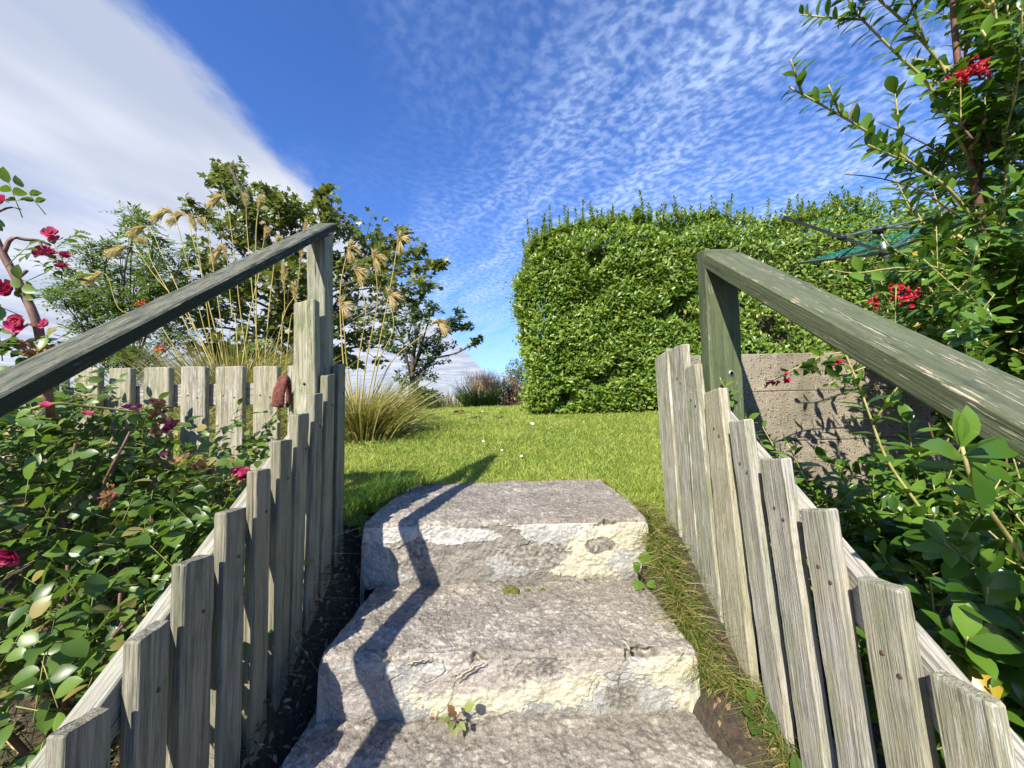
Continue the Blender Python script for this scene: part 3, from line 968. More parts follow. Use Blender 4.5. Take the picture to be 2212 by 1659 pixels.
# -------- left sloping fence
fl = thing('picket_fence', (-0.54, 0.8, -0.4), 'shaded sloping picket fence with flecks of green paint along the left side of the steps', 'fence', 'picket fences')
XL = -0.534
LT = [((245, 1527), (140, 1590)), ((370, 1337), (300, 1388)), ((465, 1196), (400, 1220)), ((533, 1096), (488, 1108)), ((587, 1012), (556, 1018)),
      ((632, 949), (605, 953)), ((669, 892), (645, 896)), ((698, 849), (681, 852)), ((724, 808), (708, 811)), ((747, 785), (733, 789))]
LB = {9: ((741, 1252), (724, 1266)), 8: ((715, 1314), (693, 1336)), 7: ((686, 1382), (660, 1413)), 6: ((648, 1502), (624, 1535))}
for i, (fa, ne) in enumerate(LT):
    tf, tn = at_x(*fa, XL), at_x(*ne, XL)
    if i in LB:
        bf, bn = at_x(*LB[i][0], -0.540), at_x(*LB[i][1], -0.540)
    else:
        bf = tf + np.array([-0.005, -0.01, -0.66])
        bn = tn + np.array([-0.005, -0.01, -0.68])
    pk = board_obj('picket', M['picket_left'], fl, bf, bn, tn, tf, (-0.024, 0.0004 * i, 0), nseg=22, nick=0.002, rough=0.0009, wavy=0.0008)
    c1 = tf * 0.5 + tn * 0.5
    nail_heads([c1 + np.array([0.0006, 0.006, -0.09])], (1, 0, 0.05), pk)
for k in range(3):
    o = 0.085 * (k + 1)
    tf, tn = at_x(*LT[0][0], XL) + np.array([0, -o, -0.058 * (k + 1)]), at_x(*LT[0][1], XL) + np.array([0, -o, -0.058 * (k + 1)])
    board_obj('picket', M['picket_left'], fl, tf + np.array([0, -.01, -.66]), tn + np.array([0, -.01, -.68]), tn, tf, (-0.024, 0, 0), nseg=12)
la, lb = at_x(62, 1650, -0.596), at_x(670, 873, -0.596)
ls = (lb - la) / (lb[1] - la[1])
l0, l1 = la + ls * (0.14 - la[1]), la + ls * (1.25 - la[1])
dx = np.array([0.034, 0, 0])
board_obj('rail', M['stringer'], fl, l0, l0 + dx, l1 + dx, l1, (0, 0, -0.075), nseg=30)
lo = np.array([0.0, -0.01, -0.42])
board_obj('rail', M['stringer'], fl, l0 + lo, l0 + dx + lo, l1 + dx + lo, l1 + lo, (0, 0, -0.07), nseg=24)

# -------- back fence across the rose bed
fb = thing('picket_fence', (-1.3, 1.4, 0.0), 'pale sunlit level picket fence behind the rose bush', 'fence', 'picket fences')
YB = 1.40
for i in range(13):
    x0p = 620 - 77.3 * i + (0, 4, 0, 2, -1)[i % 5]
    wpx = (48, 52, 58, 53, 55)[i % 5]
    ty = 790 + (0, 0, 0, 1, 2, 3, 3)[i % 7] + i * 0.2
    a, b = at(x0p, ty + (i % 3), YB), at(x0p + wpx, ty, YB)
    if i == 12:
        pass
    zl_ = float(ground_h(a[0], YB)) - 0.06
    pk = board_obj('picket', M['picket_back'], fb, (a[0], YB, zl_), (b[0], YB, zl_), b, a, (0, 0.024, 0), nseg=18, nick=0.002)
    for sx in (0.3, 0.7):
        nail_heads([a * (1 - sx) + b * sx + np.array([0, -0.0008, -0.10 - 0.02 * sx])], (0, -1, 0), pk)
ra, rb = at(400, 832, YB + 0.026), at(400, 880, YB + 0.026)
xe0, xe1 = -2.35, -0.70
for zz in (0, -0.27):
    board_obj('rail', M['picket_back'], fb, (xe0, YB + .026, rb[2] + zz), (xe0, YB + .026, ra[2] + zz), (xe1, YB + .026, ra[2] + zz + .004), (xe1, YB + .026, rb[2] + zz + .004), (0, 0.03, 0), nseg=20)

# -------- tall board at the corner
a, b = at(634, 655, 1.10), at(679, 645, 1.10)
tb = thing('corner_board', (a[0], 1.10, -0.15), 'tall upright board with faded green paint at the top of the left fence', 'post')
board_obj('plank', M['board'], tb, (a[0], 1.10, -0.2), (b[0] + .004, 1.10, -0.2), b, a, (0.0, 0.032, 0), nseg=24, nick=0.002)
ks = at(657, 829, 1.0995)
V, Fs = tube([ks + np.array([0, 0.002, 0]), ks + np.array([0, -0.0012, 0])], [0.0042, 0.0042], 10)
link('screw', make_mesh('screw', V, Fs, M['nail']), tb)

# -------- right handrail
hr = thing('handrail', (0.54, 1.0, -0.2), 'green painted timber handrail with worn edges on the right', 'handrail', 'handrails')
ra, rb = at_x(1607, 591, 0.504), at_x(2212, 916, 0.504)
rs = (ra - rb) / (ra[1] - rb[1])
e0, e1 = ra + rs * (-0.35 - ra[1]), ra + rs * (0.974 - ra[1])
dx = np.array([0.093, 0, 0])
board_obj('rail', M['rail_right'], hr, e0, e0 + dx, e1 + dx, e1, (0, 0.020, -0.031), nseg=50, bev=0.004, rough=0.0006)
pz = e1[2] + 0.022
post = board_obj('post', M['post_right'], hr, (0.509, 0.976, -0.25), (0.588, 0.976, -0.25), (0.588, 0.976, pz - 0.012), (0.504, 0.976, pz - 0.012), (0.0, 0.048, 0.010), nseg=26, bev=0.004)
sp = at(1580, 806, 0.9755)
V, Fs = tube([sp + np.array([0, 0.001, 0]), sp + np.array([0, -0.0016, 0]), sp + np.array([0, -0.0016, 0]), sp + np.array([0, -0.0002, 0])], [0.0078, 0.0070, 0.0042, 0.003], 14)
link('screw', make_mesh('screw', V, Fs, M['screw']), post)
board_obj('post', M['post_right'], hr, (0.509, -0.30, -1.4), (0.588, -0.30, -1.4), (0.588, -0.30, -0.15), (0.509, -0.30, -0.15), (0, 0.05, 0), nseg=10)

# -------- left handrail
hl = thing('handrail', (-0.6, 1.2, -0.2), 'dark green weathered timber handrail on the left', 'handrail', 'handrails')
la, lb = at_x(0, 852, -0.56), at_x(724, 481, -0.56)
ls = (lb - la) / (lb[1] - la[1])
l0, l1 = la + ls * (-0.35 - la[1]), lb
dx = np.array([-0.058, 0, 0])
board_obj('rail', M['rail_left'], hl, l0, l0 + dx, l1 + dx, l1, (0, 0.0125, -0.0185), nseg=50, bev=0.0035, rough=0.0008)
pt = at_x(706, 506, -0.566)
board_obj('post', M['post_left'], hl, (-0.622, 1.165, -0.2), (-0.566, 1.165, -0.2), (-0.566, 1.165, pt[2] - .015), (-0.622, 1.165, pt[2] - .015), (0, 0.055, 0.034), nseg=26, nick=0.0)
board_obj('post', M['post_left'], hl, (-0.622, -0.30, -1.4), (-0.566, -0.30, -1.4), (-0.566, -0.30, -0.14), (-0.622, -0.30, -0.14), (0, 0.05, 0), nseg=10)

# -------- rusty iron hook over the back fence
hook = [at(617, 816, 1.335), at(611, 822, 1.325), at(605, 838, 1.318), at(601, 858, 1.318), at(599, 878, 1.322)]
P = smooth_path(hook, 18)
wid_ = np.interp(np.linspace(0, 1, 18), [0, .15, .5, .8, 1], [.011, .017, .020, .022, .021])
V, Fs = tube(P, wid_, 14)
cen = np.repeat(P, 14, axis=0)
off = V - cen
off[:, 1] *= .45
V = cen + off
V = V + 0.0035 * np.stack([fbm(V[:, 0] * 70 + q, V[:, 1] * 70, V[:, 2] * 70, 4) for q in (0, 9, 17)], -1)
mb = MB().add(V, Fs)
V, Fs = tube(smooth_path([at(617, 816, 1.335), at(622, 826, 1.36), at(624, 850, 1.385), at(622, 880, 1.39)], 10), np.linspace(.012, .008, 10), 8)
mb.add(V, Fs)
tag(mb.build('iron_hook', M['rust']), 'thick rusty curved iron hook hanging over the pale back fence', 'hook')

# ------------------------------------------------------------------ concrete wall
wl = thing('concrete_wall', (1.5, 1.25, -0.2), 'rough weathered concrete wall behind the right handrail post', 'wall')
YW = 1.205
zj = [at(1700, y, YW)[2] for y in (762, 845, 951, 1057, 1165)] + [-0.6]
for k in range(len(zj) - 1):
    nx, nz = 90, 10
    x0, x1 = 0.535, 3.4
    z0, z1 = zj[k + 1] + 0.0004, zj[k] - 0.0004
    xs = np.linspace(x0, x1, nx)
    zs = np.linspace(0, 1, nz)
    off = (0.0, 0.0008, -0.0004, 0.0008, 0.0)[k]
    ring = []
    Yd = YW + off
    prof = [(Yd + 0.0012, 0.0)] + [(Yd, s) for s in np.linspace(0.02, 0.98, nz)] + [(Yd + 0.0012, 1.0), (Yd + 0.14, 1.0), (Yd + 0.14, 0.0)]
    prof = np.array(prof)
    Xg, Sg = np.meshgrid(xs, prof[:, 1], indexing='ij')
    Yg = np.broadcast_to(prof[:, 0], Xg.shape) + 0.0035 * fbm(Xg * 9, Sg * 3, k * 4.0, 4)
    top = zj[k] - 0.0014 + 0.004 * fbm(Xg * 6, 0.3 + 0 * Xg, k * 2.0, 4)
    bot = z0 + 0.003 * fbm(Xg * 6, 0.3 + 0 * Xg, k * 2.0 + 2, 4)
    Zg = bot + (top - bot) * Sg
    V = np.stack([Xg, Yg, Zg], -1).reshape(-1, 3)
    m = len(prof)
    i, j = np.meshgrid(np.arange(nx - 1), np.arange(m), indexing='ij')
    F = np.stack([i * m + j, (i + 1) * m + j, (i + 1) * m + (j + 1) % m, i * m + (j + 1) % m], -1).reshape(-1, 4)
    link('concrete_course', make_mesh('concrete_course', V, [F, np.arange(m)[None], (np.arange(m)[::-1] + (nx - 1) * m)[None]], M['wall'], smooth=False), wl)


# ------------------------------------------------------------------ vegetation helpers
def rand_unit(n):
    return unit(RNG.normal(size=(n, 3)))


def leaves_obj(name, tpl, mat, d, nrm, L, T, parent=None, W=None, rnd=None):
    Mx = frames(d, nrm, L, W)
    V, Fs = scatter(tpl[0], tpl[1], Mx, T)
    r = RNG.random(len(T)) if rnd is None else rnd
    me = make_mesh(name, V, Fs, mat, {'rnd': np.repeat(r, len(tpl[0]))})
    return link(name, me, parent)


def blades(base, d, L, wd, bend, nseg=3):
    """tapering grass blades: base (n,3), direction d, bend vector added with t^2"""
    n = len(base)
    L = np.broadcast_to(L, (n,))[:, None]
    wd = np.broadcast_to(wd, (n,))[:, None]
    side = unit(np.cross(d, rand_unit(n)))
    V = []
    for k in range(nseg):
        t = k / nseg
        c = base + d * L * t + bend * L * t * t
        ww = wd * (1 - t) ** 0.7
        V += [c - side * ww, c + side * ww]
    V.append(base + d * L + bend * L)
    V = np.stack(V, 1)
    k = 2 * nseg + 1
    off = (np.arange(n) * k)[:, None, None]
    quads = np.array([[2 * i, 2 * i + 1, 2 * i + 3, 2 * i + 2] for i in range(nseg - 1)], int).reshape(-1, 4)
    tri = np.array([[2 * nseg - 2, 2 * nseg - 1, 2 * nseg]])
    Fs = [(tri[None] + off).reshape(-1, 3)]
    if len(quads):
        Fs.append((quads[None] + off).reshape(-1, 4))
    return V.reshape(-1, 3), Fs, k


def blades_obj(name, mat, base, d, L, wd, bend, parent=None, nseg=3, rnd=None):
    V, Fs, k = blades(base, d, L, wd, bend, nseg)
    r = RNG.random(len(base)) if rnd is None else rnd
    me = make_mesh(name, V, Fs, mat, {'rnd': np.repeat(r, k)})
    return link(name, me, parent)


# ------------------------------------------------------------------ lawn grass
N = 225000
y = 1.28 * (9.0 / 1.28) ** (RNG.random(N) ** 1.15)
x = RNG.uniform(-1.05, 0.66, N) * y + RNG.uniform(-0.1, 0.1, N)
ok = ~((x > -0.45 + 0.02 * fbm(y * 9, 1.0 + 0 * y)) & (x < 0.40) & (y < 1.69 + 0.03 * fbm(x * 12, 3.0 + 0 * x)))
ok &= ~((x > -0.43) & (x < 0.41) & (y < 1.3))
ok &= y > 1.28
ok &= ~((x > 0.40) & (x < 3.4) & (y > YW - .02) & (y < YW + .16) & (x > .53))
x, y = x[ok], y[ok]
z = np.where(y < 1.45, ground_h(x, y), lawn_h(x, y))
n = len(x)
patch = fbm(x * 1.6, y * 1.1, 2.0, 3)
dryp = sstep(0.12, 0.6, patch + 0.25 * sstep(2.2, 3.2, y) * sstep(-0.2, 0.6, x))
d = unit(np.stack([RNG.normal(0, .45, n), RNG.normal(0, .45, n), np.ones(n)], -1))
bend = np.stack([RNG.normal(0, .35, n), RNG.normal(0, .35, n), np.full(n, -.12)], -1)
Lb = (0.014 + 0.013 * RNG.random(n) + 0.026 * RNG.random(n) ** 6) * (1 + 0.5 * sstep(-0.1, 0.5, fbm(x * 9, y * 9, 4.0, 2))) * (1 + 0.25 * (y > 4))
rnd = np.clip(RNG.random(n) * 0.70 + 0.20 * dryp + 0.22 * fbm(x * 14, y * 10, 6.0, 2), 0, 0.999)
tag(blades_obj('lawn_grass', M['grass'], np.stack([x, y, z - 0.003], -1), d, Lb, 0.0010 + 0.00052 * y, bend, rnd=rnd, nseg=2),
    'short mown grass blades of the lawn', 'grass', kind='stuff')
# dry fringe against the back of the top step
n = 1500
x = RNG.uniform(-0.25, 0.41, n)
yy = 1.70 + np.abs(RNG.normal(0, .022, n)) + 0.02 * fbm(x * 12, 3.0 + 0 * x)
base = np.stack([x, yy, lawn_h(x, yy) - .004], -1)
d = unit(np.stack([RNG.normal(0, .7, n), RNG.normal(-.35, .5, n), np.ones(n) * .7], -1))
tag(blades_obj('dry_grass_fringe', M['straw'], base, d, RNG.uniform(.015, .04, n), .0012, np.stack([RNG.normal(0, .4, n), RNG.normal(-.1, .3, n), np.full(n, -.2)], -1), nseg=2),
    'dry straw coloured grass fringe behind the top step', 'grass', kind='stuff')
# long dark grass by the left of the top step
n = 1700
x = RNG.uniform(-0.62, -0.36, n) + RNG.normal(0, .02, n)
yy = RNG.uniform(1.27, 1.72, n)
keep = x < -0.44 + sstep(1.5, 1.75, yy) * 0.10
x, yy = x[keep], yy[keep]
n = len(x)
base = np.stack([x, yy, np.where(yy < 1.45, ground_h(x, yy), lawn_h(x, yy)) - .005], -1)
d = unit(np.stack([RNG.normal(.12, .25, n), RNG.normal(-.05, .25, n), np.ones(n)], -1))
tag(blades_obj('long_grass', M['grass_dark'], base, d, RNG.uniform(.05, .15, n), RNG.uniform(.001, .0019, n), np.stack([RNG.normal(.1, .35, n), RNG.normal(0, .3, n), np.full(n, -.2)], -1)),
    'long dark grass left of the top step', 'grass', kind='stuff')
# grass down the right edge of the steps, green and dry
for nm, mt, n, lab in (('edge_grass', 'grass_edge', 6000, 'uneven green grass growing in the gap right of the steps'), ('edge_straw', 'straw', 1300, 'dry straw in the gap right of the steps')):
    yy = RNG.uniform(0.55, 1.34, n)
    x = np.interp(yy, [.82, .87, 1.16, 1.34], [.495, .395, .405, .405]) + np.abs(RNG.normal(0, .026, n)) - 0.004
    base = np.stack([x, yy, ground_h(x, yy) - .005 + RNG.uniform(0, .03, n)], -1)
    d = unit(np.stack([RNG.normal(-.1, .7, n), RNG.normal(-.2, .8, n), np.ones(n)], -1))
    L = RNG.uniform(.025, .085, n) * np.interp(yy, [.6, .8, 1.1, 1.3], [.7, 1.0, 1.1, .8])
    tag(blades_obj(nm, M[mt], base, d, L, RNG.uniform(.0008, .0015, n), np.stack([RNG.normal(-.1, .5, n), RNG.normal(-.25, .4, n), np.full(n, -.45)], -1)), lab, 'grass', kind='stuff')
# litter and dead stalks left of the steps and under the roses
n = 2600
yy = RNG.uniform(.45, 1.25, n)
x = RNG.uniform(-.53, -.44, n)
k = RNG.random(n)
x = np.where(k < .3, RNG.uniform(-1.3, -.6, n), x)
yy = np.where(k > .75, RNG.uniform(.5, .95, n), yy)
x = np.where(k > .75, RNG.uniform(.40, .62, n), x)
base = np.stack([x, yy, ground_h(x, yy) + RNG.uniform(0, .015, n)], -1)
tag(leaves_obj('leaf_litter', SMALL, M['litter'], rand_unit(n) * np.array([1, 1, .35]), np.array([0, 0, 1.0]) + .5 * rand_unit(n), RNG.uniform(.006, .022, n), base),
    'dead brown leaves and crumbs on the soil beside the steps', 'leaf litter', kind='stuff')
n = 2600
yy = RNG.uniform(.35, 1.25, n)
x = RNG.uniform(-1.3, -.56, n)
base = np.stack([x, yy, ground_h(x, yy) + RNG.uniform(0, .08, n)], -1)
d = unit(np.stack([RNG.normal(0, 1, n), RNG.normal(0, 1, n), np.abs(RNG.normal(.25, .3, n))], -1))
tag(blades_obj('dead_stalks', M['straw'], base, d, RNG.uniform(.06, .2, n), RNG.uniform(.0006, .0012, n), np.stack([RNG.normal(0, .3, n), RNG.normal(0, .3, n), np.full(n, -.35)], -1)),
    'tangle of dry grass stalks under the rose bush', 'dry grass', kind='stuff')

# ------------------------------------------------------------------ privet hedge
hd = thing('privet_hedge', (2.2, 4.2, 0.2), 'tall clipped green privet hedge with feathery top shoots', 'hedge')
HX0, HX1, HY0, HY1 = 0.20, 5.6, 3.72, 4.75


def hedge_top(x):
    return np.interp(x, [.1, .22, .45, .8, 1.3, 2.0, 2.6, 2.9, 3.4, 4.0, 5.6], [1.74, 1.93, 2.06, 2.14, 2.17, 2.18, 2.10, 2.12, 2.26, 2.2, 2.2]) + 0.03 * fbm(np.asarray(x) * 3, 0.5, 0.2, 3)


def lump(a, b, c):
    a, b = np.asarray(a), np.asarray(b)
    a, b = a * .83 + b * .56, b * .83 - a * .56
    return 0.08 * fbm(a * 1.7, b * 1.7, c, 3) + 0.055 * fbm(a * 6, b * 6, c + 5, 2)


pos, nr = [], []
n = 46000                                    # front face
x = RNG.uniform(HX0, HX1, n)
x = np.where(RNG.random(n) < .25, RNG.uniform(HX0, 2.2, n), x)
gz = lawn_h(x, HY0)
tz = hedge_top(x)
u = RNG.random(n)
z = gz + 0.02 + (tz - gz - .02) * u
yf = HY0 - lump(x, z, 1.0) + 0.10 * sstep(0.86, 1.0, u) - 0.04 + 0.06 * sstep(.12, 0, u)
dep = RNG.exponential(0.055, n)
hole = sstep(0.24, 0.46, fbm(x * 4.2 + z * 2.6, z * 4.2 - x * 2.6, 8.0, 3))
dep = dep + hole * RNG.uniform(.12, .34, n)
xl = np.maximum(0, 0.10 - (x - HX0)) ** 2 * 3.0
pos.append(np.stack([x, yf + dep + xl, z], -1))
nr.append(np.stack([RNG.normal(0, .3, n) - 2.5 * np.maximum(0, .14 - (x - HX0)), -np.ones(n), np.full(n, .35) + 1.2 * sstep(.85, 1, u)], -1))
n = 17000                                    # left end
yy = RNG.uniform(HY0, HY1, n)
u = RNG.random(n)
gz = lawn_h(HX0, yy)
z = gz + 0.02 + (hedge_top(HX0 + .05) - gz) * u
xe = HX0 + .02 - 1.6 * lump(yy, z, 4.0) + .16 * sstep(.72, 1.0, u) - 0.05 * np.sin(u * 3.1) + RNG.exponential(.05, n) - RNG.exponential(.022, n)
pos.append(np.stack([xe, yy, z], -1))
nr.append(np.stack([-np.ones(n), RNG.normal(-.2, .3, n), np.full(n, .35)], -1))
n = 9000                                     # top
x = RNG.uniform(HX0, HX1, n)
yy = RNG.uniform(HY0, HY1, n)
pos.append(np.stack([x, yy, hedge_top(x) - RNG.exponential(.05, n)], -1))
nr.append(np.stack([RNG.normal(0, .4, n), RNG.normal(-.2, .4, n), np.ones(n)], -1))
P, Nn = np.concatenate(pos), unit(np.concatenate(nr))
n = len(P)
dirs = unit(Nn * .55 + np.array([0, 0, .45]) + .75 * rand_unit(n))
nrm = unit(Nn * .8 + np.array([-.15, -.2, .6]) + .6 * rand_unit(n))
tag(leaves_obj('foliage', PRIVET, M['privet_leaf'], dirs, nrm, RNG.uniform(.034, .064, n), P, hd), kind='stuff')
# top shoots
tops, td = MB(), []
ns = 560
sx = np.concatenate([RNG.uniform(HX0, 3.9, ns), np.full(40, HX0) + RNG.uniform(-.05, .1, 40)])
sy = np.concatenate([RNG.uniform(HY0 - .03, HY1 - .2, ns), RNG.uniform(HY0, HY1, 40)])
ls_p, ls_d, ls_n = [], [], []
for i in range(len(sx)):
    h = min(.22, .015 + random.expovariate(17)) if i < ns else random.uniform(.02, .09)
    b = np.array([sx[i], sy[i], float(hedge_top(sx[i])) - .06])
    dd = unit(np.array([random.gauss(-.05, .20), random.gauss(-.05, .2), 1.0]))
    e = b + dd * (h + .06)
    V, Fs = tube(smooth_path([b, (b + e) / 2 + np.array([random.gauss(0, .008), 0, 0]), e], 4), [.003, .0025, .002, .001], 4)
    tops.add(V, Fs)
    m = int((h + .06) / .014)
    for k in range(m):
        t = (k + 1) / m
        for s in (0, 1):
            a = k * 1.57 + s * math.pi + i
            o = np.array([math.cos(a) * (1.25 - .6 * t), math.sin(a) * (1.25 - .6 * t), .55 + .6 * t])
            ls_p.append(b + dd * (h + .06) * t)
            ls_d.append(o)
            ls_n.append(np.array([-o[0] * .6, -o[1] * .6, 1.0]))
tag(tops.build('top_shoots', M['stem_yellow'], hd), kind='stuff')
n = len(ls_p)
tag(leaves_obj('shoot_leaves', PRIVET, M['privet_leaf'], np.array(ls_d), np.array(ls_n) + .2 * rand_unit(n), RNG.uniform(.022, .046, n), np.array(ls_p), hd), kind='stuff')
# woody stems inside, then dark core sheets added as shade behind the gaps
st = MB()
for i in range(150):
    x = random.uniform(HX0 + .30, HX1 - .1)
    yy = random.uniform(HY0 + .34, HY1 - .2)
    b = np.array([x, yy, float(lawn_h(x, yy)) - .02])
    e = b + np.array([random.gauss(0, .10), random.gauss(0, .08), random.uniform(.9, 1.5)])
    V, Fs = tube(smooth_path([b, (b + e) / 2 + np.array([random.gauss(0, .06), random.gauss(0, .06), 0]), e], 6), [.016, .013, .011, .009, .006, .003], 5)
    st.add(V, Fs)
st.build('stems', M['bark'], hd)
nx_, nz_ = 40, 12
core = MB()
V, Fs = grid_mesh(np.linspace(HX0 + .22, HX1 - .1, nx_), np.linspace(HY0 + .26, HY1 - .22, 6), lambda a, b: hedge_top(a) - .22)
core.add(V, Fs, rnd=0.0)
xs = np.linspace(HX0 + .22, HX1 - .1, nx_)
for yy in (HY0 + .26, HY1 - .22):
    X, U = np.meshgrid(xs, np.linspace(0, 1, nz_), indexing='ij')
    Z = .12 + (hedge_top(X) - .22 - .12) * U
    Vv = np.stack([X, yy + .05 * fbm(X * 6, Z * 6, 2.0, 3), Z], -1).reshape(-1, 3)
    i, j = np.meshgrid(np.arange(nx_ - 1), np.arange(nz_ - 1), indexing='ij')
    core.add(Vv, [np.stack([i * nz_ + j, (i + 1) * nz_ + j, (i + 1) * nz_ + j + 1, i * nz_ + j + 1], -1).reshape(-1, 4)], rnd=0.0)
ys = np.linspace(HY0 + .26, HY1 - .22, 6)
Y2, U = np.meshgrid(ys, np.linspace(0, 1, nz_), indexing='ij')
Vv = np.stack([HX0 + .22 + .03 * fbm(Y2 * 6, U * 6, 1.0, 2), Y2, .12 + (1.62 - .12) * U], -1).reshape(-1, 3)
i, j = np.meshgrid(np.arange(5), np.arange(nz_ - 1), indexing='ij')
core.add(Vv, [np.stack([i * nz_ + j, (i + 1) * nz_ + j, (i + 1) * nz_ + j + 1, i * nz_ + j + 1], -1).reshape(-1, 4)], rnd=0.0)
tag(core.build('inner_shade_core', M['bark'], hd), kind='stuff')  # solid bark-coloured sheets that stand in for the hedge's inner shade

# ------------------------------------------------------------------ rotary clothes dryer
H = at(1913, 546, 2.30)
cd = thing('clothes_dryer', (H[0] + .25, 2.3, .1), 'rotary clothes dryer with grey arms and teal lines before the hedge', 'clothes dryer')
tipA, tipB = at(1690, 468, 2.0), at(1726, 568, 3.15)
tipC, tipD = at(2150, 385, 2.62), at(2290, 392, 1.50)
foot = np.array([H[0] + .23, 2.30, 0.05])
ax = unit(H - foot)
V, Fs = tube([foot, H - ax * .15], [.020, .020], 12)
link('lower_pole', make_mesh('lower_pole', V, Fs, M['steel']), cd)
V, Fs = tube([H - ax * .22, H + ax * .17], [.0165, .0165], 12)
link('upper_pole', make_mesh('upper_pole', V, Fs, M['steel']), cd)
for dz, nm in ((0, 'lower_hub'), (.145, 'top_hub'), (-.14, 'collar')):
    V, Fs = tube([H + ax * (dz - .016), H + ax * (dz - .012), H + ax * (dz + .012), H + ax * (dz + .016)], [.026, .034, .034, .024] if nm != 'collar' else [.021, .026, .026, .021], 14)
    link(nm, make_mesh(nm, V, Fs, M['blackplastic']), cd)
tips = [tipA, tipB, tipC, tipD]
for tp in tips:
    dd = unit(tp - H)
    sd = unit(np.cross(dd, ax))
    a = H + dd * .03
    V, Fs = tube([a, tp], [.012, .011], 4)
    link('arm', make_mesh('arm', V, Fs, M['alu'], smooth=False), cd)
    mid = a * .56 + tp * .44
    V, Fs = tube([H + ax * .145 + dd * .03, mid], [.0062, .0062], 6)
    link('strut', make_mesh('strut', V, Fs, M['alu']), cd)
    V, Fs = tube([mid - dd * .018, mid + dd * .018], [.018, .018], 8)
    link('clip', make_mesh('clip', V, Fs, M['blackplastic']), cd)
for k in range(9):
    t = .34 + .66 * k / 8
    A_, B_, C_, D_ = (H + (tp - H) * t for tp in tips)
    for a, b, r in ((A_, C_, .0008), (B_, D_, .0027)):
        if r < .001 and k % 2:
            continue
        q = np.linspace(0, 1, 9)[:, None]
        V, Fs = tube(a * (1 - q) + b * q - np.array([0, 0, .04]) * q * (1 - q), r, 4)
        link('line', make_mesh('line', V, Fs, M['teal']), cd)


# ------------------------------------------------------------------ trees (limbs grown to clump centres)
def tree(name, label, cat, base, trunk_pts, clumps, depth, leaf_tpl, leaf_mat, leaf_L, per, trunk_r, bark='bark', spread=1.0, dj=0.45, group=None, droop=0.0, twig_n=6, pinnate=False):
    root = thing(name, base, label, cat, group)
    wood, P, Dv = MB(), [], []
    tp = smooth_path(trunk_pts, 14)
    V, Fs = tube(tp, np.linspace(trunk_r, trunk_r * .35, 14), 8)
    trunk = MB().add(V, Fs).build('trunk', M[bark], root)
    for (px, py, rp) in clumps:
        dd = depth + random.gauss(0, dj)
        c = at(px, py, dd)
        r = rp / FPX * dd * spread
        j = min(13, max(2, int(13 * (0.15 + 0.75 * random.random()))))
        s0 = tp[j]
        if s0[2] > c[2] - r * .2:
            j = int(np.argmin(np.abs(tp[:, 2] - (c[2] - r - .2))))
            s0 = tp[max(1, j)]
        midp = (s0 + c) / 2 + np.array([random.gauss(0, .08), random.gauss(0, .08), random.uniform(-.05, .12)])
        lp = smooth_path([s0, midp, c], 8)
        V, Fs = tube(lp, np.linspace(trunk_r * .36, trunk_r * .12, 8), 5)
        wood.add(V, Fs)
        for t in range(twig_n + int(rp / 14)):
            st_ = lp[random.randint(4, 7)]
            v = unit(np.array([random.gauss(0, 1), random.gauss(0, 1), random.gauss(.25, .8)]))
            e = c + v * r * random.uniform(.55, 1.12)
            q = smooth_path([st_, (st_ + e) / 2 + np.array([0, 0, random.uniform(-.03, .08)]), e], 6)
            V, Fs = tube(q, np.linspace(trunk_r * .10, trunk_r * .03, 6), 4)
            wood.add(V, Fs)
            for k in range(per):
                u_ = random.random() ** .6
                p0 = q[min(5, int(u_ * 6))] + np.array([random.gauss(0, .2), random.gauss(0, .2), random.gauss(0, .2)]) * r * .45
                o = unit(np.array([random.gauss(0, 1), random.gauss(0, 1), random.gauss(.1 - droop, .6)]))
                P.append(p0)
                Dv.append(o)
    wood.build('branches', M[bark], root)
    P, Dv = np.array(P), np.array(Dv)
    n = len(P)
    if pinnate:
        nl = 9
        Pn, Dn, Nn_ = [], [], []
        L = RNG.uniform(.8, 1.2, n)[:, None] * leaf_L * 3.2
        up = unit(np.array([0, -.2, 1.0]) + .5 * rand_unit(n))
        sd = unit(np.cross(Dv, up))
        for k in range(nl):
            t = (k // 2 + 1) / (nl // 2 + 1)
            s = 1 if k % 2 else -1
            Pn.append(P + Dv * L * t - np.array([0, 0, .35]) * L * t * t)
            Dn.append(sd * s + Dv * .7 if k < nl - 1 else Dv)
            Nn_.append(up)
        P, Dv, nn = np.concatenate(Pn), np.concatenate(Dn), np.concatenate(Nn_)
        n = len(P)
    else:
        nn = unit(np.array([-.2, -.35, .75]) + .75 * rand_unit(n))
    tag(leaves_obj('crown', leaf_tpl, M[leaf_mat], Dv, nn, RNG.uniform(.7, 1.25, n) * leaf_L, P, root), kind='stuff')
    return root, P


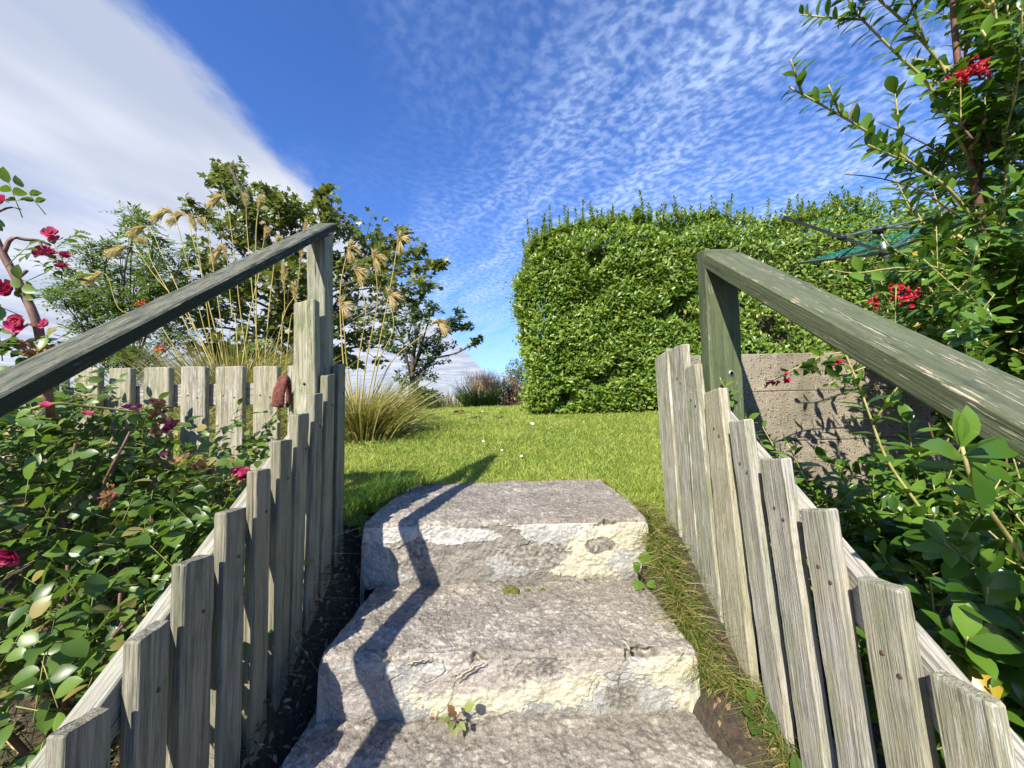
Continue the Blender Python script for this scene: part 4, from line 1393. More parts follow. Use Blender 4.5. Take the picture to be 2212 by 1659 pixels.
g = lambda x, y: float(lawn_h(x, y))
TD = 6.2
b = at(640, 870, TD); b[2] = g(b[0], TD)
syc = [(492, 355, 24), (500, 400, 36), (470, 375, 18), (440, 450, 34), (520, 440, 52), (580, 425, 30), (475, 500, 50), (560, 510, 60), (630, 470, 46), (700, 440, 26), (706, 415, 16), (705, 480, 36),
       (640, 540, 62), (560, 590, 66), (470, 590, 56), (420, 560, 40), (770, 520, 44), (830, 510, 48), (880, 505, 26), (800, 570, 60), (860, 580, 48), (925, 560, 26), (945, 575, 14), (900, 610, 46), (760, 640, 66),
       (690, 640, 66), (620, 660, 66), (540, 680, 66), (860, 660, 50), (700, 720, 62), (620, 750, 60), (540, 760, 56), (780, 720, 52), (460, 680, 52), (480, 760, 44), (690, 790, 44), (600, 600, 60), (660, 590, 50), (740, 580, 50), (420, 630, 44), (400, 700, 40), (510, 640, 50), (585, 710, 50), (660, 700, 50), (740, 690, 50), (820, 620, 46), (830, 740, 40), (580, 790, 46), (640, 800, 40), (750, 780, 40), (440, 760, 40), (520, 800, 40), (660, 460, 40), (600, 450, 34), (545, 480, 40), (735, 490, 30)]
tree('sycamore_tree', 'broad bushy sycamore tree with lobed leaves behind the pampas grass', 'tree', b, [b, at(640, 780, TD), at(625, 680, TD), at(600, 560, TD), at(540, 450, TD), at(495, 360, TD)],
     syc, TD, MAPLE, 'maple_leaf', .110, 20, .075, dj=.45, spread=1.15, group='trees on the left')
TD2 = 5.8
b = at(885, 880, TD2); b[2] = g(b[0], TD2)
wil = [(890, 700, 46), (925, 740, 50), (960, 705, 32), (990, 690, 20), (1015, 705, 9), (1035, 735, 8), (870, 760, 44), (925, 790, 42), (855, 700, 34), (900, 660, 34), (960, 755, 26), (880, 810, 34), (935, 660, 24), (905, 850, 30), (930, 865, 24)]
tree('blackthorn_tree', 'small dark narrow tree with tiny leaves at the edge of the lawn', 'tree', b, [b, at(890, 830, TD2), at(893, 770, TD2), at(905, 700, TD2)],
     wil, TD2, SMALL, 'willow_leaf', .058, 44, .055, dj=.22, group='trees on the left')
TD3 = 5.4
b = at(270, 880, TD3); b[2] = g(b[0], TD3)
row = [(195, 540, 34), (235, 530, 26), (180, 590, 38), (140, 610, 26), (230, 600, 44), (290, 610, 44), (180, 650, 40), (250, 660, 48), (320, 650, 48), (350, 690, 44), (290, 700, 50), (215, 700, 40), (370, 620, 36), (300, 480, 18), (285, 470, 14), (395, 560, 36), (340, 560, 34), (400, 640, 40), (330, 520, 26), (380, 740, 40), (300, 760, 40), (260, 560, 40), (215, 640, 40), (310, 590, 40), (350, 600, 40), (160, 650, 34), (230, 740, 40), (180, 720, 34), (420, 700, 40), (340, 790, 40), (270, 790, 40), (200, 780, 36), (130, 640, 22)]
rt, rp = tree('rowan_tree', 'rowan tree with feathery leaves and a few orange berries at far left', 'tree', b, [b, at(275, 790, TD3), at(265, 700, TD3), at(255, 600, TD3)],
              row, TD3, SMALL, 'rowan_leaf', .056, 6, .05, dj=.3, group='trees on the left', pinnate=True, twig_n=7)
for (px, py) in ((505 * .6, 655), (345, 757), (215, 815 - 40), (350, 752)):
    mb = MB()
    c = at(px, py, TD3 - .45)
    for k in range(26):
        q = c + np.array([random.gauss(0, .03), random.gauss(0, .03), random.gauss(0, .022)])
        V, Fs = tube([q + np.array([0, 0, -.009]), q + np.array([0, 0, -.005]), q + np.array([0, 0, .005]), q + np.array([0, 0, .009])], [.003, .009, .009, .003], 6)
        mb.add(V, Fs)
    tag(mb.build('berry_cluster', M['berry'], rt), kind='stuff')


# ------------------------------------------------------------------ pampas grass
def pampas(label, base, nbl, hgt, spreadr, plumes, depth, fountain=1.0):
    root = thing('pampas_grass', base, label, 'pampas grass', 'pampas grasses')
    n = nbl
    a = RNG.uniform(0, 2 * math.pi, n)
    rr = np.abs(RNG.normal(0, .5, n))
    bs = np.stack([base[0] + np.cos(a) * spreadr * rr, base[1] + np.sin(a) * spreadr * .7 * rr, np.full(n, base[2] - .02)], -1)
    d = unit(np.stack([np.cos(a) * (.25 + .45 * rr), np.sin(a) * (.25 + .45 * rr), np.ones(n)], -1))
    L = RNG.uniform(.5, 1.0, n) * hgt
    bend = np.stack([np.cos(a) * RNG.uniform(.1, .6, n) * fountain, np.sin(a) * RNG.uniform(.1, .6, n) * fountain, -RNG.uniform(.05, .55, n) * fountain], -1)
    tag(blades_obj('blades', M['pampas_blade'], bs, d, L, RNG.uniform(.004, .008, n), bend, root, nseg=6), kind='stuff')
    for (pts, pl) in plumes:
        ctrl = [at(px, py, depth + dz) for px, py, dz in pts]
        P = smooth_path(ctrl, 22)
        V, Fs = tube(P, np.linspace(.0052, .0022, 22), 5)
        me = make_mesh('stem', V, Fs, M['cane_grass'], {'rnd': np.full(len(V), random.random())})
        stem = link('stem', me, root)
        # plume: many fine hairs along the last stretch
        m = 420
        seg = np.linalg.norm(np.diff(P, axis=0), axis=1)
        tot = seg.sum()
        tcut = max(.3, 1 - 1.35 * pl / tot)
        tt = RNG.uniform(tcut, 1.0, m)
        idx = np.clip((tt * 21).astype(int), 0, 20)
        fr_ = (tt * 21 - idx)[:, None]
        pb = P[idx] * (1 - fr_) + P[idx + 1] * fr_
        T = unit(P[idx + 1] - P[idx])
        u_ = (tt - tcut) / (1 - tcut)
        d = unit(T * 1.0 + .28 * rand_unit(m))
        bl = RNG.uniform(.07, .14, m) * (depth / 3.5) * (1.1 - .5 * u_) * (.5 + .5 * np.minimum(1, u_ * 4))
        bend = np.stack([RNG.normal(.03, .12, m), RNG.normal(0, .10, m), RNG.uniform(-.75, -.10, m)], -1)
        V, Fs, k = blades(pb, d, bl, .0058, bend, 3)
        me = make_mesh('plume', V, Fs, M['plume'], {'rnd': np.repeat(RNG.random(m), k)})
        link('plume', me, root)
    return root


PD = 3.5
b = at(500, 850, PD); b[2] = g(b[0], PD)
pl = []
for (bx, tx, ty, hx, hy, plen) in ((520, 500, 470, 474, 425, .40), (545, 534, 470, 530, 428, .34), (560, 553, 480, 562, 432, .30), (470, 395, 500, 352, 455, .36), (490, 420, 500, 385, 462, .38),
                                   (480, 430, 520, 415, 470, .34), (460, 350, 520, 300, 488, .32), (450, 330, 540, 310, 520, .28), (500, 455, 510, 440, 480, .25), (470, 330, 560, 255, 530, .25),
                                   (580, 640, 600, 660, 480, .40), (590, 615, 640, 612, 578, .30), (600, 640, 650, 636, 620, .28), (430, 260, 640, 205, 590, .26), (530, 500, 640, 478, 540, .34), (570, 590, 560, 600, 520, .2), (520, 560, 560, 575, 500, .2)):
    bx2 = bx + random.uniform(-30, 30)
    jz = random.uniform(-.2, .2)
    pl.append(([(bx2, 840, 0), (bx2 * .45 + tx * .55, 690 - (690 - ty - 30) * .1, jz * .5), (tx, ty + 30, jz), ((tx * .45 + hx * .55), hy + 4 if abs(hx - tx) > 20 else (ty + hy) / 2, jz), (hx - (14 if abs(hx - tx) > 20 else 0) * np.sign(tx - hx), hy + (10 if abs(hx - tx) > 20 else 0), jz)], plen))
pampas('tall pampas grass clump with many tan plumes behind the left handrail', b, 1500, 1.05, .46, pl, PD, .55)
PD2 = 2.75
b = at(775, 890, PD2); b[2] = g(b[0], PD2)
pl = []
for (bx, tx, ty, hx, hy, plen) in ((790, 845, 600, 860, 520, .26), (780, 815, 640, 808, 560, .22), (760, 735, 620, 752, 540, .26), (770, 790, 660, 770, 590, .2), (800, 905, 720, 940, 695, .20), (800, 850, 700, 840, 640, .16), (765, 745, 720, 738, 660, .18)):
    jz = random.uniform(-.12, .12)
    pl.append(([(bx, 880, 0), ((bx + tx) / 2 - 6, 780, jz * .5), (tx, ty + 10, jz), (hx, hy, jz), (hx + (3 if abs(hx - tx) < 25 else 14), hy + (0 if abs(hx - tx) < 25 else 8), jz)], plen))
pampas('smaller pampas grass clump with arching blades beside the end of the left fence', b, 1300, .62, .26, pl, PD2, 1.0)

# dry scrub behind the back fence on the left
n = 2600
yy = RNG.uniform(2.6, 3.6, n)
x = RNG.uniform(-4.2, -1.5, n)
base = np.stack([x, yy, lawn_h(x, yy) - .02], -1)
d = unit(np.stack([RNG.normal(0, .5, n), RNG.normal(0, .5, n), np.ones(n)], -1))
tag(blades_obj('dry_scrub', M['pampas_blade'], base, d, RNG.uniform(.35, .85, n), RNG.uniform(.002, .004, n), np.stack([RNG.normal(0, .5, n), RNG.normal(0, .5, n), np.full(n, -.35)], -1), nseg=4),
    'low mound of tangled dry grass behind the pale back fence', 'dry grass', kind='stuff')

# ------------------------------------------------------------------ far border plants
FD = 7.6
b = at(1035, 872, FD); b[2] = g(b[0], FD)
fx = thing('flax_clump', b, 'dark green strap-leaved clump with dry pinkish plumes at the far lawn edge', 'flax plant')
n = 420
a = RNG.uniform(0, 2 * math.pi, n)
rr = RNG.random(n) ** .6
bs = np.stack([b[0] + np.cos(a) * .30 * rr, b[1] + np.sin(a) * .25 * rr, np.full(n, b[2] - .01)], -1)
d = unit(np.stack([np.cos(a) * .5 * rr, np.sin(a) * .5 * rr, np.ones(n)], -1))
tag(blades_obj('blades', M['flax_blade'], bs, d, RNG.uniform(.3, .62, n), RNG.uniform(.008, .014, n), np.stack([np.cos(a) * .25, np.sin(a) * .2, np.full(n, -.12)], -1), fx, nseg=5), kind='stuff')
n = 1500
bs = np.stack([b[0] + .10 + RNG.normal(0, .20, n), b[1] + .3 + RNG.normal(0, .15, n), b[2] + RNG.uniform(.05, .5, n)], -1)
d = unit(np.stack([RNG.normal(0, .32, n), RNG.normal(0, .3, n), np.ones(n)], -1))
tag(blades_obj('seed_heads', M['pinkdry'], bs, d, RNG.uniform(.2, .42, n), .0045, np.stack([RNG.normal(0, .15, n), RNG.normal(0, .15, n), np.zeros(n)], -1), fx, nseg=3), kind='stuff')


def bush(name, label, px, py, wpx, hpx, depth, mat, n, L, cat='shrub', stem='bark'):
    c = at(px, py, depth)
    b_ = np.array([c[0], c[1], g(c[0], c[1])])
    root = thing(name, b_, label, cat)
    rx, rz = wpx / FPX * depth, hpx / FPX * depth
    v = rand_unit(n) * (RNG.random(n) ** .45)[:, None]
    v *= (1 + .35 * fbm(v[:, 0] * 2.5, v[:, 1] * 2.5, v[:, 2] * 2.5 + px, 3))[:, None]
    P = c + v * np.array([rx, rx * .8, rz])
    keep = P[:, 2] > b_[2]
    P = P[keep]
    k = len(P)
    tag(leaves_obj('foliage', SMALL, M[mat], unit(v[keep] + .8 * rand_unit(k)), np.array([-.2, -.4, .7]) + .6 * rand_unit(k), RNG.uniform(.7, 1.3, k) * L, P, root), kind='stuff')
    mb = MB()
    for i in range(14):
        e = P[random.randrange(k)]
        q = smooth_path([b_ + np.array([random.gauss(0, .05), random.gauss(0, .05), -.02]), (b_ + e) / 2 + np.array([random.gauss(0, .05), 0, .05]), e], 6)
        V, Fs = tube(q, np.linspace(.014, .003, 6), 5)
        mb.add(V, Fs)
    mb.build('stems', M[stem], root)
    return root


bush('red_shrub', 'low reddish brown shrub beside the hedge foot', 1100, 852, 46, 30, 7.9, 'red_leaf', 2400, .045)
bush('grey_shrub', 'small grey green shrub peeping out behind the hedge end', 1118, 812, 34, 36, 9.0, 'greygreen_leaf', 1500, .055)
bush('dark_shrub', 'dark low bush under the small tree at the lawn edge', 915, 868, 40, 26, 6.6, 'willow_leaf', 1500, .05)
n = 2600
yy = RNG.uniform(9.0, 13, n)
x = RNG.uniform(-4.0, 1.6, n)
base = np.stack([x, yy, lawn_h(x, yy) - .05], -1)
d = unit(np.stack([RNG.normal(0, .15, n), RNG.normal(0, .15, n), np.ones(n)], -1))
tag(blades_obj('tall_dry_grass', M['straw'], base, d, RNG.uniform(.30, .62, n), RNG.uniform(.006, .012, n), np.stack([RNG.normal(.05, .2, n), RNG.normal(0, .1, n), np.full(n, -.1)], -1), nseg=3),
    'tall golden dry grass in the field beyond the lawn', 'dry grass', kind='stuff')


# ------------------------------------------------------------------ foreground shrubs
def split_leaves(root, tpl, mat, Dv, Nn, L, P, nmax=300, W=None):
    """the leaves that show largest become objects of their own, the rest one stuff mesh"""
    px, py, c = project(P)
    size = np.where((px > -20) & (px < 2230) & (py > -20) & (py < 1680) & (c > .05), L / np.maximum(c, .05), 0)
    order = np.argsort(-size)
    big, rest = order[:nmax], order[nmax:]
    Mx = frames(Dv, Nn, L, W)
    protos = []
    for k in range(5):
        V = tpl[0].copy()
        V[:, 2] += .05 * math.sin(k * 2.1) * V[:, 1] ** 2
        V[:, 0] *= .92 + .05 * k
        protos.append(make_mesh('leaf', V, tpl[1], mat, {'rnd': np.full(len(V), .13 * k)}))
    base = Vector(root.location)
    for n_, i in enumerate(big):
        o = bpy.data.objects.new('leaf', protos[n_ % 5])
        COL.objects.link(o)
        o.parent = root
        m = Matrix([[*map(float, Mx[i][r]), float(P[i][r] - base[r])] for r in range(3)] + [[0, 0, 0, 1]])
        o.matrix_local = m
    V, Fs = scatter(tpl[0], tpl[1], Mx[rest], P[rest])
    me = make_mesh('foliage', V, Fs, mat, {'rnd': np.repeat(RNG.random(len(rest)), len(tpl[0]))})
    tag(link('foliage', me, root), kind='stuff')


# ---- rose bush on the left
rb_base = np.array([-1.05, .95, -.25])
rose = thing('rose_bush', rb_base, 'large rose bush with pink and withered blooms left of the fence', 'rose bush')
LP, LD, LN, LL = [], [], [], []


def compound(p, d, size):
    """a rose leaf: five leaflets on a stalk"""
    d = unit(d)
    up = unit(np.array([-.25, -.45, 1.0]) + np.array([random.gauss(0, .45) for _ in range(3)]))
    s = unit(np.cross(d, up))
    tw = p + d * size * 2.3
    for (t, sd, sz) in ((1.0, 0, 1.1), (.70, 1, 1.0), (.70, -1, 1.0), (.36, 1, .8), (.36, -1, .8)):
        q = p + d * size * 2.3 * t - np.array([0, 0, .10]) * size * t * t
        dd = d if sd == 0 else unit(s * sd + d * .45)
        LP.append(q + dd * size * .08)
        LD.append(dd + np.array([0, 0, -.15 + random.gauss(0, .15)]))
        LN.append(up + np.array([random.gauss(0, .22) for _ in range(3)]))
        LL.append(size * sz * random.uniform(.85, 1.15))
    return p, tw


petioles = MB()


def rose_top(x, y):
    return np.interp(x, [-2.2, -1.5, -1.28, -1.16, -1.03, -.9, -.8, -.68, -.60], [.52, .46, .40, .30, .16, .11, .06, .0, -.08]) - np.interp(y, [.3, .7, 1.0, 1.35], [.20, .06, .0, 0.0])


cnt = 0
while cnt < 1550:
    x, yy = random.uniform(-2.1, -.63), random.uniform(.42, 1.33)
    gz = float(ground_h(x, yy))
    tz = float(rose_top(x, yy)) + .04 * float(fbm(x * 5, yy * 5, 0.0, 2))
    if tz < gz + .12:
        continue
    u_ = 1 - abs(random.gauss(0, .33))
    if u_ < .12 or (yy < .72 and random.random() < .45):
        continue
    p = np.array([x, yy, gz + (tz - gz) * u_])
    d = unit(np.array([random.gauss(.1, .8), random.gauss(-.35, .7), random.gauss(.25, .45)]))
    a, t = compound(p, d, random.uniform(.022, .042))
    V, Fs = tube([a - d * .012, t], [.0009, .0006], 4)
    petioles.add(V, Fs)
    cnt += 1
# low big leaves at the bottom left corner and the shoots by the back fence
for (px, py, Y, s, k) in ((140, 1440, .62, 0.036, 3), (60, 1490, .60, 0.036, 3), (200, 1400, .66, 0.030, 2), (30, 1560, .56, 0.033, 2), (110, 1540, .58, 0.033, 2), (20, 1420, .6, 0.033, 3),
                          (495, 930, 1.15, .030, 4), (500, 960, 1.13, .032, 4), (510, 990, 1.1, .034, 4), (480, 985, 1.12, .03, 3), (575, 920, 1.24, .022, 4), (585, 945, 1.24, .022, 4), (570, 965, 1.22, .024, 4), (600, 975, 1.22, .022, 3), (610, 900, 1.26, .016, 3),
                          (30, 470, .80, .024, 2), (60, 580, .80, .024, 2), (100, 525, .82, .022, 3), (90, 620, .80, .024, 1), (20, 440, .8, .022, 2), (125, 560, .82, .016, 3), (40, 660, .79, .026, 2), (110, 720, .82, .026, 4), (150, 740, .85, .026, 4), (180, 700, .86, .022, 2),
                          (70, 745, .84, .026, 3), (15, 640, .78, .024, 1), (10, 760, .8, .03, 4)):
    for q in range(k):
        p = at(px, py, Y) + np.array([random.gauss(0, .012), random.gauss(0, .02), random.gauss(0, .012)])
        d = unit(np.array([random.gauss(.2, .8), random.gauss(-.2, .5), random.gauss(.15, .5)]))
        a, t = compound(p, d, s)
        V, Fs = tube([a - d * .012, t], [.0009, .0006], 4)
        petioles.add(V, Fs)
tag(petioles.build('leaf_stalks', M['cane_green'], rose), kind='stuff')
split_leaves(rose, ROSE_LEAF, M['rose_leaf'], np.array(LD), np.array(LN), np.array(LL), np.array(LP), W=np.array(LL) * 1.05)


def cane(pts, r0, r1, mat, parent, n=16, thorns=True):
    P = smooth_path(pts, n)
    V, Fs = tube(P, np.linspace(r0, r1, n), 7)
    mb = MB().add(V, Fs)
    if thorns:
        for i in range(2, n - 1, 2):
            v = unit(np.array([random.gauss(0, 1), random.gauss(0, 1), random.gauss(0, .4)]))
            rr = r0 + (r1 - r0) * i / n
            V, Fs = tube([P[i] + v * rr * .6, P[i] + v * (rr + .005)], [.0022, .0003], 5)
            mb.add(V, Fs)
    return mb.build('cane', M[mat], parent)


cane([at(110, 900, .86), at(85, 720, .80), at(50, 630, .79), at(5, 545, .78), at(-30, 470, .77)], .0085, .0062, 'cane_rose', rose)
cane([at(8, 548, .78), at(25, 515, .785), at(60, 518, .79), at(85, 520, .80), at(110, 530, .81)], .0042, .0024, 'cane_rose', rose, 12, False)
cane([at(85, 520, .80), at(100, 550, .805), at(120, 560, .81), at(138, 585, .815)], .0026, .0018, 'twig_red', rose, 8, False)
cane([at(-30, 470, .77), at(-5, 458, .785), at(22, 448, .80), at(45, 452, .80)], .0028, .0012, 'twig_red', rose, 8, False)
cane([at(40, 600, .79), at(52, 590, .795), at(58, 585, .8)], .0035, .003, 'cane_rose', rose, 5, False)
cane([at(85, 715, .8), at(60, 700, .79), at(20, 735, .78), at(-30, 770, .77)], .003, .002, 'twig_red', rose, 10, False)
cane([at(66, 884, .74), at(120, 872, .76), at(190, 878, .80), at(300, 890, .86)], .0032, .0022, 'cane_green', rose)
for i in range(16):
    x, yy = random.uniform(-1.5, -.8), random.uniform(.6, 1.2)
    b = np.array([x * .85 - .1, yy, float(ground_h(x, yy)) - .02])
    e = np.array([x + random.gauss(0, .15), yy + random.gauss(-.05, .15), float(rose_top(x, yy)) - .02])
    cane([b, (b + e) / 2 + np.array([random.gauss(0, .05), random.gauss(0, .05), .05]), e], .006, .0025, random.choice(['cane_green', 'cane_rose']), rose, 10)


def bloom(c, r, mat, parent, n=30, face=(0.1, -.6, .6), name='bloom', ragged=.15):
    """many-petalled rose: cupped petals in rings"""
    f = unit(np.array(face, float))
    u1 = unit(np.cross(f, (0.3, .1, 1)))
    u2 = np.cross(f, u1)
    mb = MB()
    for i in range(n):
        t = (i + .5) / n
        a = i * 2.399 + random.gauss(0, .2)
        tilt = .15 + 1.15 * t + random.gauss(0, ragged)
        o = u1 * math.cos(a) + u2 * math.sin(a)
        d = unit(f * math.cos(tilt) + o * math.sin(tilt))
        nn = unit(f * math.sin(tilt) - o * math.cos(tilt))
        tpl = leaf_template([(0, .10), (.3, .30), (.6, .46), (.85, .42), (1.0, .18)], .35, -.25, .03)
        Ln = r * (.55 + .5 * t) * random.uniform(.85, 1.15)
        V, Fs = scatter(tpl[0], tpl[1], frames(d[None], nn[None], [Ln], [Ln * 1.1]), (c + o * r * .16 * t)[None])
        mb.add(V, Fs, rnd=random.random())
    return mb.build(name, M[mat], parent)


for (px, py, Y, r, mt, nm) in ((46, 700, .78, .021, 'pink', 'bloom'), (112, 506, .81, .014, 'pink', 'bloom'), (122, 520, .815, .012, 'pink', 'bloom'), (8, 622, .78, .018, 'darkpink', 'bloom'), (24, 630, .78, .014, 'darkpink', 'bloom'), (2, 440, .78, .016, 'darkpink', 'bloom'),
                               (95, 547, .81, .014, 'darkpink', 'bloom'), (110, 550, .81, .012, 'darkpink', 'bloom'), (136, 578, .815, .012, 'darkpink', 'bloom'), (140, 555, .82, .010, 'darkpink', 'bloom'), (103, 702, .80, .014, 'pink', 'bloom'),
                               (303, 880, .98, .012, 'pink', 'bud'), (276, 883, .96, .014, 'pink', 'bud'), (292, 890, .965, .014, 'pink', 'bud'), (330, 868, 1.0, .010, 'pink', 'bud'), (372, 922, 1.02, .014, 'pink', 'bloom'), (362, 928, 1.02, .012, 'pink', 'bloom'),
                               (355, 985, .98, .010, 'pink', 'bud'), (515, 1012, 1.03, .016, 'pink', 'bloom'), (530, 1022, 1.02, .014, 'pink', 'bloom'), (522, 1032, 1.02, .012, 'darkpink', 'bloom'), (20, 1195, .60, .017, 'darkpink', 'bloom'),
                               (190, 897, .86, .012, 'pink', 'bud'), (100, 880, .72, .012, 'pink', 'bud')):
    bloom(at(px, py, Y), r, mt, rose, 30 if nm == 'bloom' else 9, name=nm, ragged=.22 if nm == 'bloom' else .05,
          face=(random.gauss(.1, .3), random.gauss(-.7, .2), random.gauss(.4, .4)) if nm != 'bud' else (.1, -.3, .9))
for (px, py, Y, sp_, cnt_) in ((58, 748, .79, 26, 7), (90, 760, .80, 16, 5), (342, 885, 1.02, 15, 6), (362, 912, 1.03, 15, 7), (345, 935, 1.02, 14, 5), (395, 992, 1.0, 14, 5), (428, 1000, 1.02, 14, 5), (460, 1012, 1.04, 10, 3), (245, 1062, .70, 14, 4), (232, 1088, .71, 10, 2), (510, 1035, 1.03, 10, 3)):
    for q in range(cnt_):
        bloom(at(px + random.gauss(0, sp_ * .6), py + random.gauss(0, sp_ * .5), Y + random.gauss(0, .008)), random.uniform(.010, .016) * (.8 if Y < .9 else 1.0), 'brown_dry', rose, 9, name='withered_bloom', ragged=.7,
              face=(random.gauss(0, .6), random.gauss(-.4, .5), random.gauss(.1, .6)))

# ---- escallonia on the right
esc = thing('escallonia_shrub', (1.1, .95, -.3), 'tall glossy-leaved escallonia shrub with small red flowers at the right edge', 'shrub')
LP, LD, LN, LL = [], [], [], []
stems_y, stems_b = MB(), MB()


def leafy(P, n, size, up=0.5, side=1.0, start=.05):
    """leaves spiralling up a stem path"""
    P = np.asarray(P)
    m = len(P)
    T = unit(np.gradient(P, axis=0))
    for i in range(n):
        t = start + (1 - start) * (i + random.random() * .6) / n
        k = min(m - 1, int(t * (m - 1)))
        f = t * (m - 1) - k
        p = P[k] * (1 - f) + P[min(m - 1, k + 1)] * f
        tt = T[k]
        a = i * 2.4 + random.gauss(0, .8)
        r1 = unit(np.cross(tt, (.2, .3, .93)))
        r2 = np.cross(tt, r1)
        o = r1 * math.cos(a) + r2 * math.sin(a)
        d = unit(o * side + tt * up * random.uniform(.2, 2.2) + np.array([random.gauss(0, .22), random.gauss(0, .22), random.gauss(0, .22)]))
        LP.append(p + d * .002)
        LD.append(d)
        LN.append(unit(tt * .8 - o * .5 + np.array([-.1, -.25, .5]) + .25 * np.array([random.gauss(0, 1) for _ in range(3)])))
        LL.append(size * random.uniform(.45, 1.25) * (1.0 if t < .92 else .75))


def stem(ctrl, r0, r1, nleaf, size, mat='y', n=14, side_shoots=0, up=.5, start=.05):
    P = smooth_path(ctrl, n)
    V, Fs = tube(P, np.linspace(r0, r1, n) * (.75 if mat == 'y' else .85), 6)
    (stems_y if mat == 'y' else stems_b).add(V, Fs)
    if nleaf:
        leafy(P, nleaf, size, up, start=start)
    for s in range(side_shoots):
        k = random.randint(2, n - 2)
        T = unit(P[k + 1] - P[k])
        v = unit(T * .7 + np.array([random.gauss(0, .8), random.gauss(-.1, .6), random.gauss(.35, .5)]))
        L = random.uniform(.05, .16)
        Q = smooth_path([P[k], P[k] + v * L * .5 + np.array([0, 0, .01]), P[k] + v * L + np.array([0, 0, .025])], 6)
        V, Fs = tube(Q, np.linspace(r1 * 1.1, r1 * .6, 6), 5)
        stems_y.add(V, Fs)
        leafy(Q, int(L / .009) + 4, size * random.uniform(.8, 1.1), .6)
    return P


def AT(*p):
    return [at(*q) for q in p]


# upper growth
stem(AT((2200, 1000, 1.02), (2165, 760, 1.0), (2135, 560, .97), (2105, 390, .95), (2080, 230, .93), (2062, 60, .92), (2055, -80, .92)), .013, .006, 20, .04, 'b', 24, 16)
stem(AT((2150, 560, .96), (2065, 425, .90), (1960, 345, .88), (1850, 270, .865), (1705, 188, .85)), .0055, .0028, 74, .040, 'y', 22, 4, .7)
stem(AT((2098, 350, .945), (2010, 190, .92), (1940, 120, .91), (1870, 50, .90), (1845, 25, .90)), .005, .0026, 36, .044, 'y', 16, 3)
stem(AT((2082, 240, .93), (2040, 150, .93), (1970, 65, .92), (1900, 0, .91), (1840, -60, .9)), .005, .003, 34, .046, 'y', 16, 3)
stem(AT((2098, 330, .943), (2085, 130, .96), (2100, 0, .97), (2105, -60, .97)), .005, .003, 30, .042, 'b', 14, 5)
stem(AT((2112, 420, .952), (2140, 150, 1.0), (2165, 0, 1.0), (2180, -90, 1.0)), .005, .003, 30, .044, 'b', 14, 7)
stem(AT((2150, 620, .97), (2172, 420, .92), (2175, 230, .88), (2150, 70, .87), (2140, -60, .86)), .006, .0035, 30, .052, 'y', 14, 8)
stem(AT((2160, 740, .99), (2205, 520, .93), (2215, 330, .9), (2200, 150, .88), (2190, -20, .88)), .006, .0035, 34, .054, 'y', 14, 9)
stem(AT((2160, 640, .98), (2060, 590, .93), (1950, 578, .90), (1850, 590, .88), (1790, 582, .87)), .0034, .0018, 22, .034, 'y', 14, 0, .4)
stem(AT((2130, 500, .98), (2060, 460, .96), (1990, 412, .95), (1900, 385, .94), (1825, 376, .93)), .0026, .0012, 0, .03, 'b', 14)
stem(AT((2060, 345, .97), (2000, 312, .95), (1945, 285, .94), (1895, 262, .93)), .0022, .0012, 0, .03, 'b', 10)
for i in range(64):                                       # dense upper mass
    px = random.choice([random.uniform(2040, 2260), random.uniform(2100, 2400)])
    py = random.uniform(20, 800)
    Y = random.uniform(.86, 1.22)
    if px < 2060 and py < 480:
        continue
    p = at(px, py + 60, Y)
    v = unit(np.array([random.gauss(-.25, .5), random.gauss(-.2, .4), random.gauss(.75, .35)]))
    L = random.uniform(.12, .26)
    stem([p, p + v * L * .5 + np.array([random.gauss(0, .01), 0, 0]), p + v * L + np.array([0, 0, .02])], .003, .0016, int(L / .0085), random.uniform(.034, .052), random.choice('yyb'), 8, 3)
for i in range(60):                                       # growth above the wall, behind the rail
    px = random.uniform(1960, 2330)
    py = random.uniform(540, 770)
    Y = random.uniform(.80, 1.15)
    if px < 2050 and (py < 620):
        continue
    p = at(px + 40, py + 40, Y)
    v = unit(np.array([random.gauss(-.55, .5), random.gauss(-.2, .4), random.gauss(.4, .4)]))
    L = random.uniform(.09, .20)
    stem([p, p + v * L * .5, p + v * L + np.array([0, 0, .015])], .0026, .0014, int(L / .0085), random.uniform(.030, .046), 'y', 8, 2)
# spray that throws its shadow on the wall
stem(AT((2080, 700, .92), (1960, 735, .95), (1850, 755, .97), (1760, 775, .98), (1665, 825, .98)), .0032, .0014, 26, .036, 'y', 16, 2, .5)
stem(AT((2060, 820, .86), (1940, 780, .85), (1850, 800, .84), (1790, 830, .84)), .003, .0015, 24, .034, 'y', 12, 2)
# lower growth in front of the wall
stem(AT((2110, 1300, .80), (2010, 1130, .79), (1920, 1000, .80), (1880, 900, .81), (1858, 835, .82)), .005, .0022, 34, .040, 'y', 18, 3)
stem(AT((2240, 1240, .44), (2150, 1120, .42), (2100, 1040, .405), (2078, 965, .40)), .0032, .0022, 5, .030, 'y', 10, 0, .5, .35)
for (px, py, dx_, dz_, L) in ((2080, 990, -.75, .35, .050), (2085, 985, .85, .28, .054), (2078, 965, .02, .75, .042), (2100, 1010, .15, -.9, .046), (2070, 960, -.1, .8, .036), (2100, 1000, .5, -.25, .034)):
    LP.append(at(px, py, .40)); LD.append(np.array([dx_, -.25, dz_])); LN.append(np.array([-.1, -.75, .55])); LL.append(L)
stem(AT((1780, 1180, .86), (1745, 1100, .88), (1725, 1040, .9), (1712, 990, .92)), .0028, .0016, 14, .042, 'y', 10, 2)
stem(AT((1850, 1230, .80), (1800, 1130, .83), (1760, 1075, .85)), .0028, .0016, 13, .042, 'y', 10, 2)
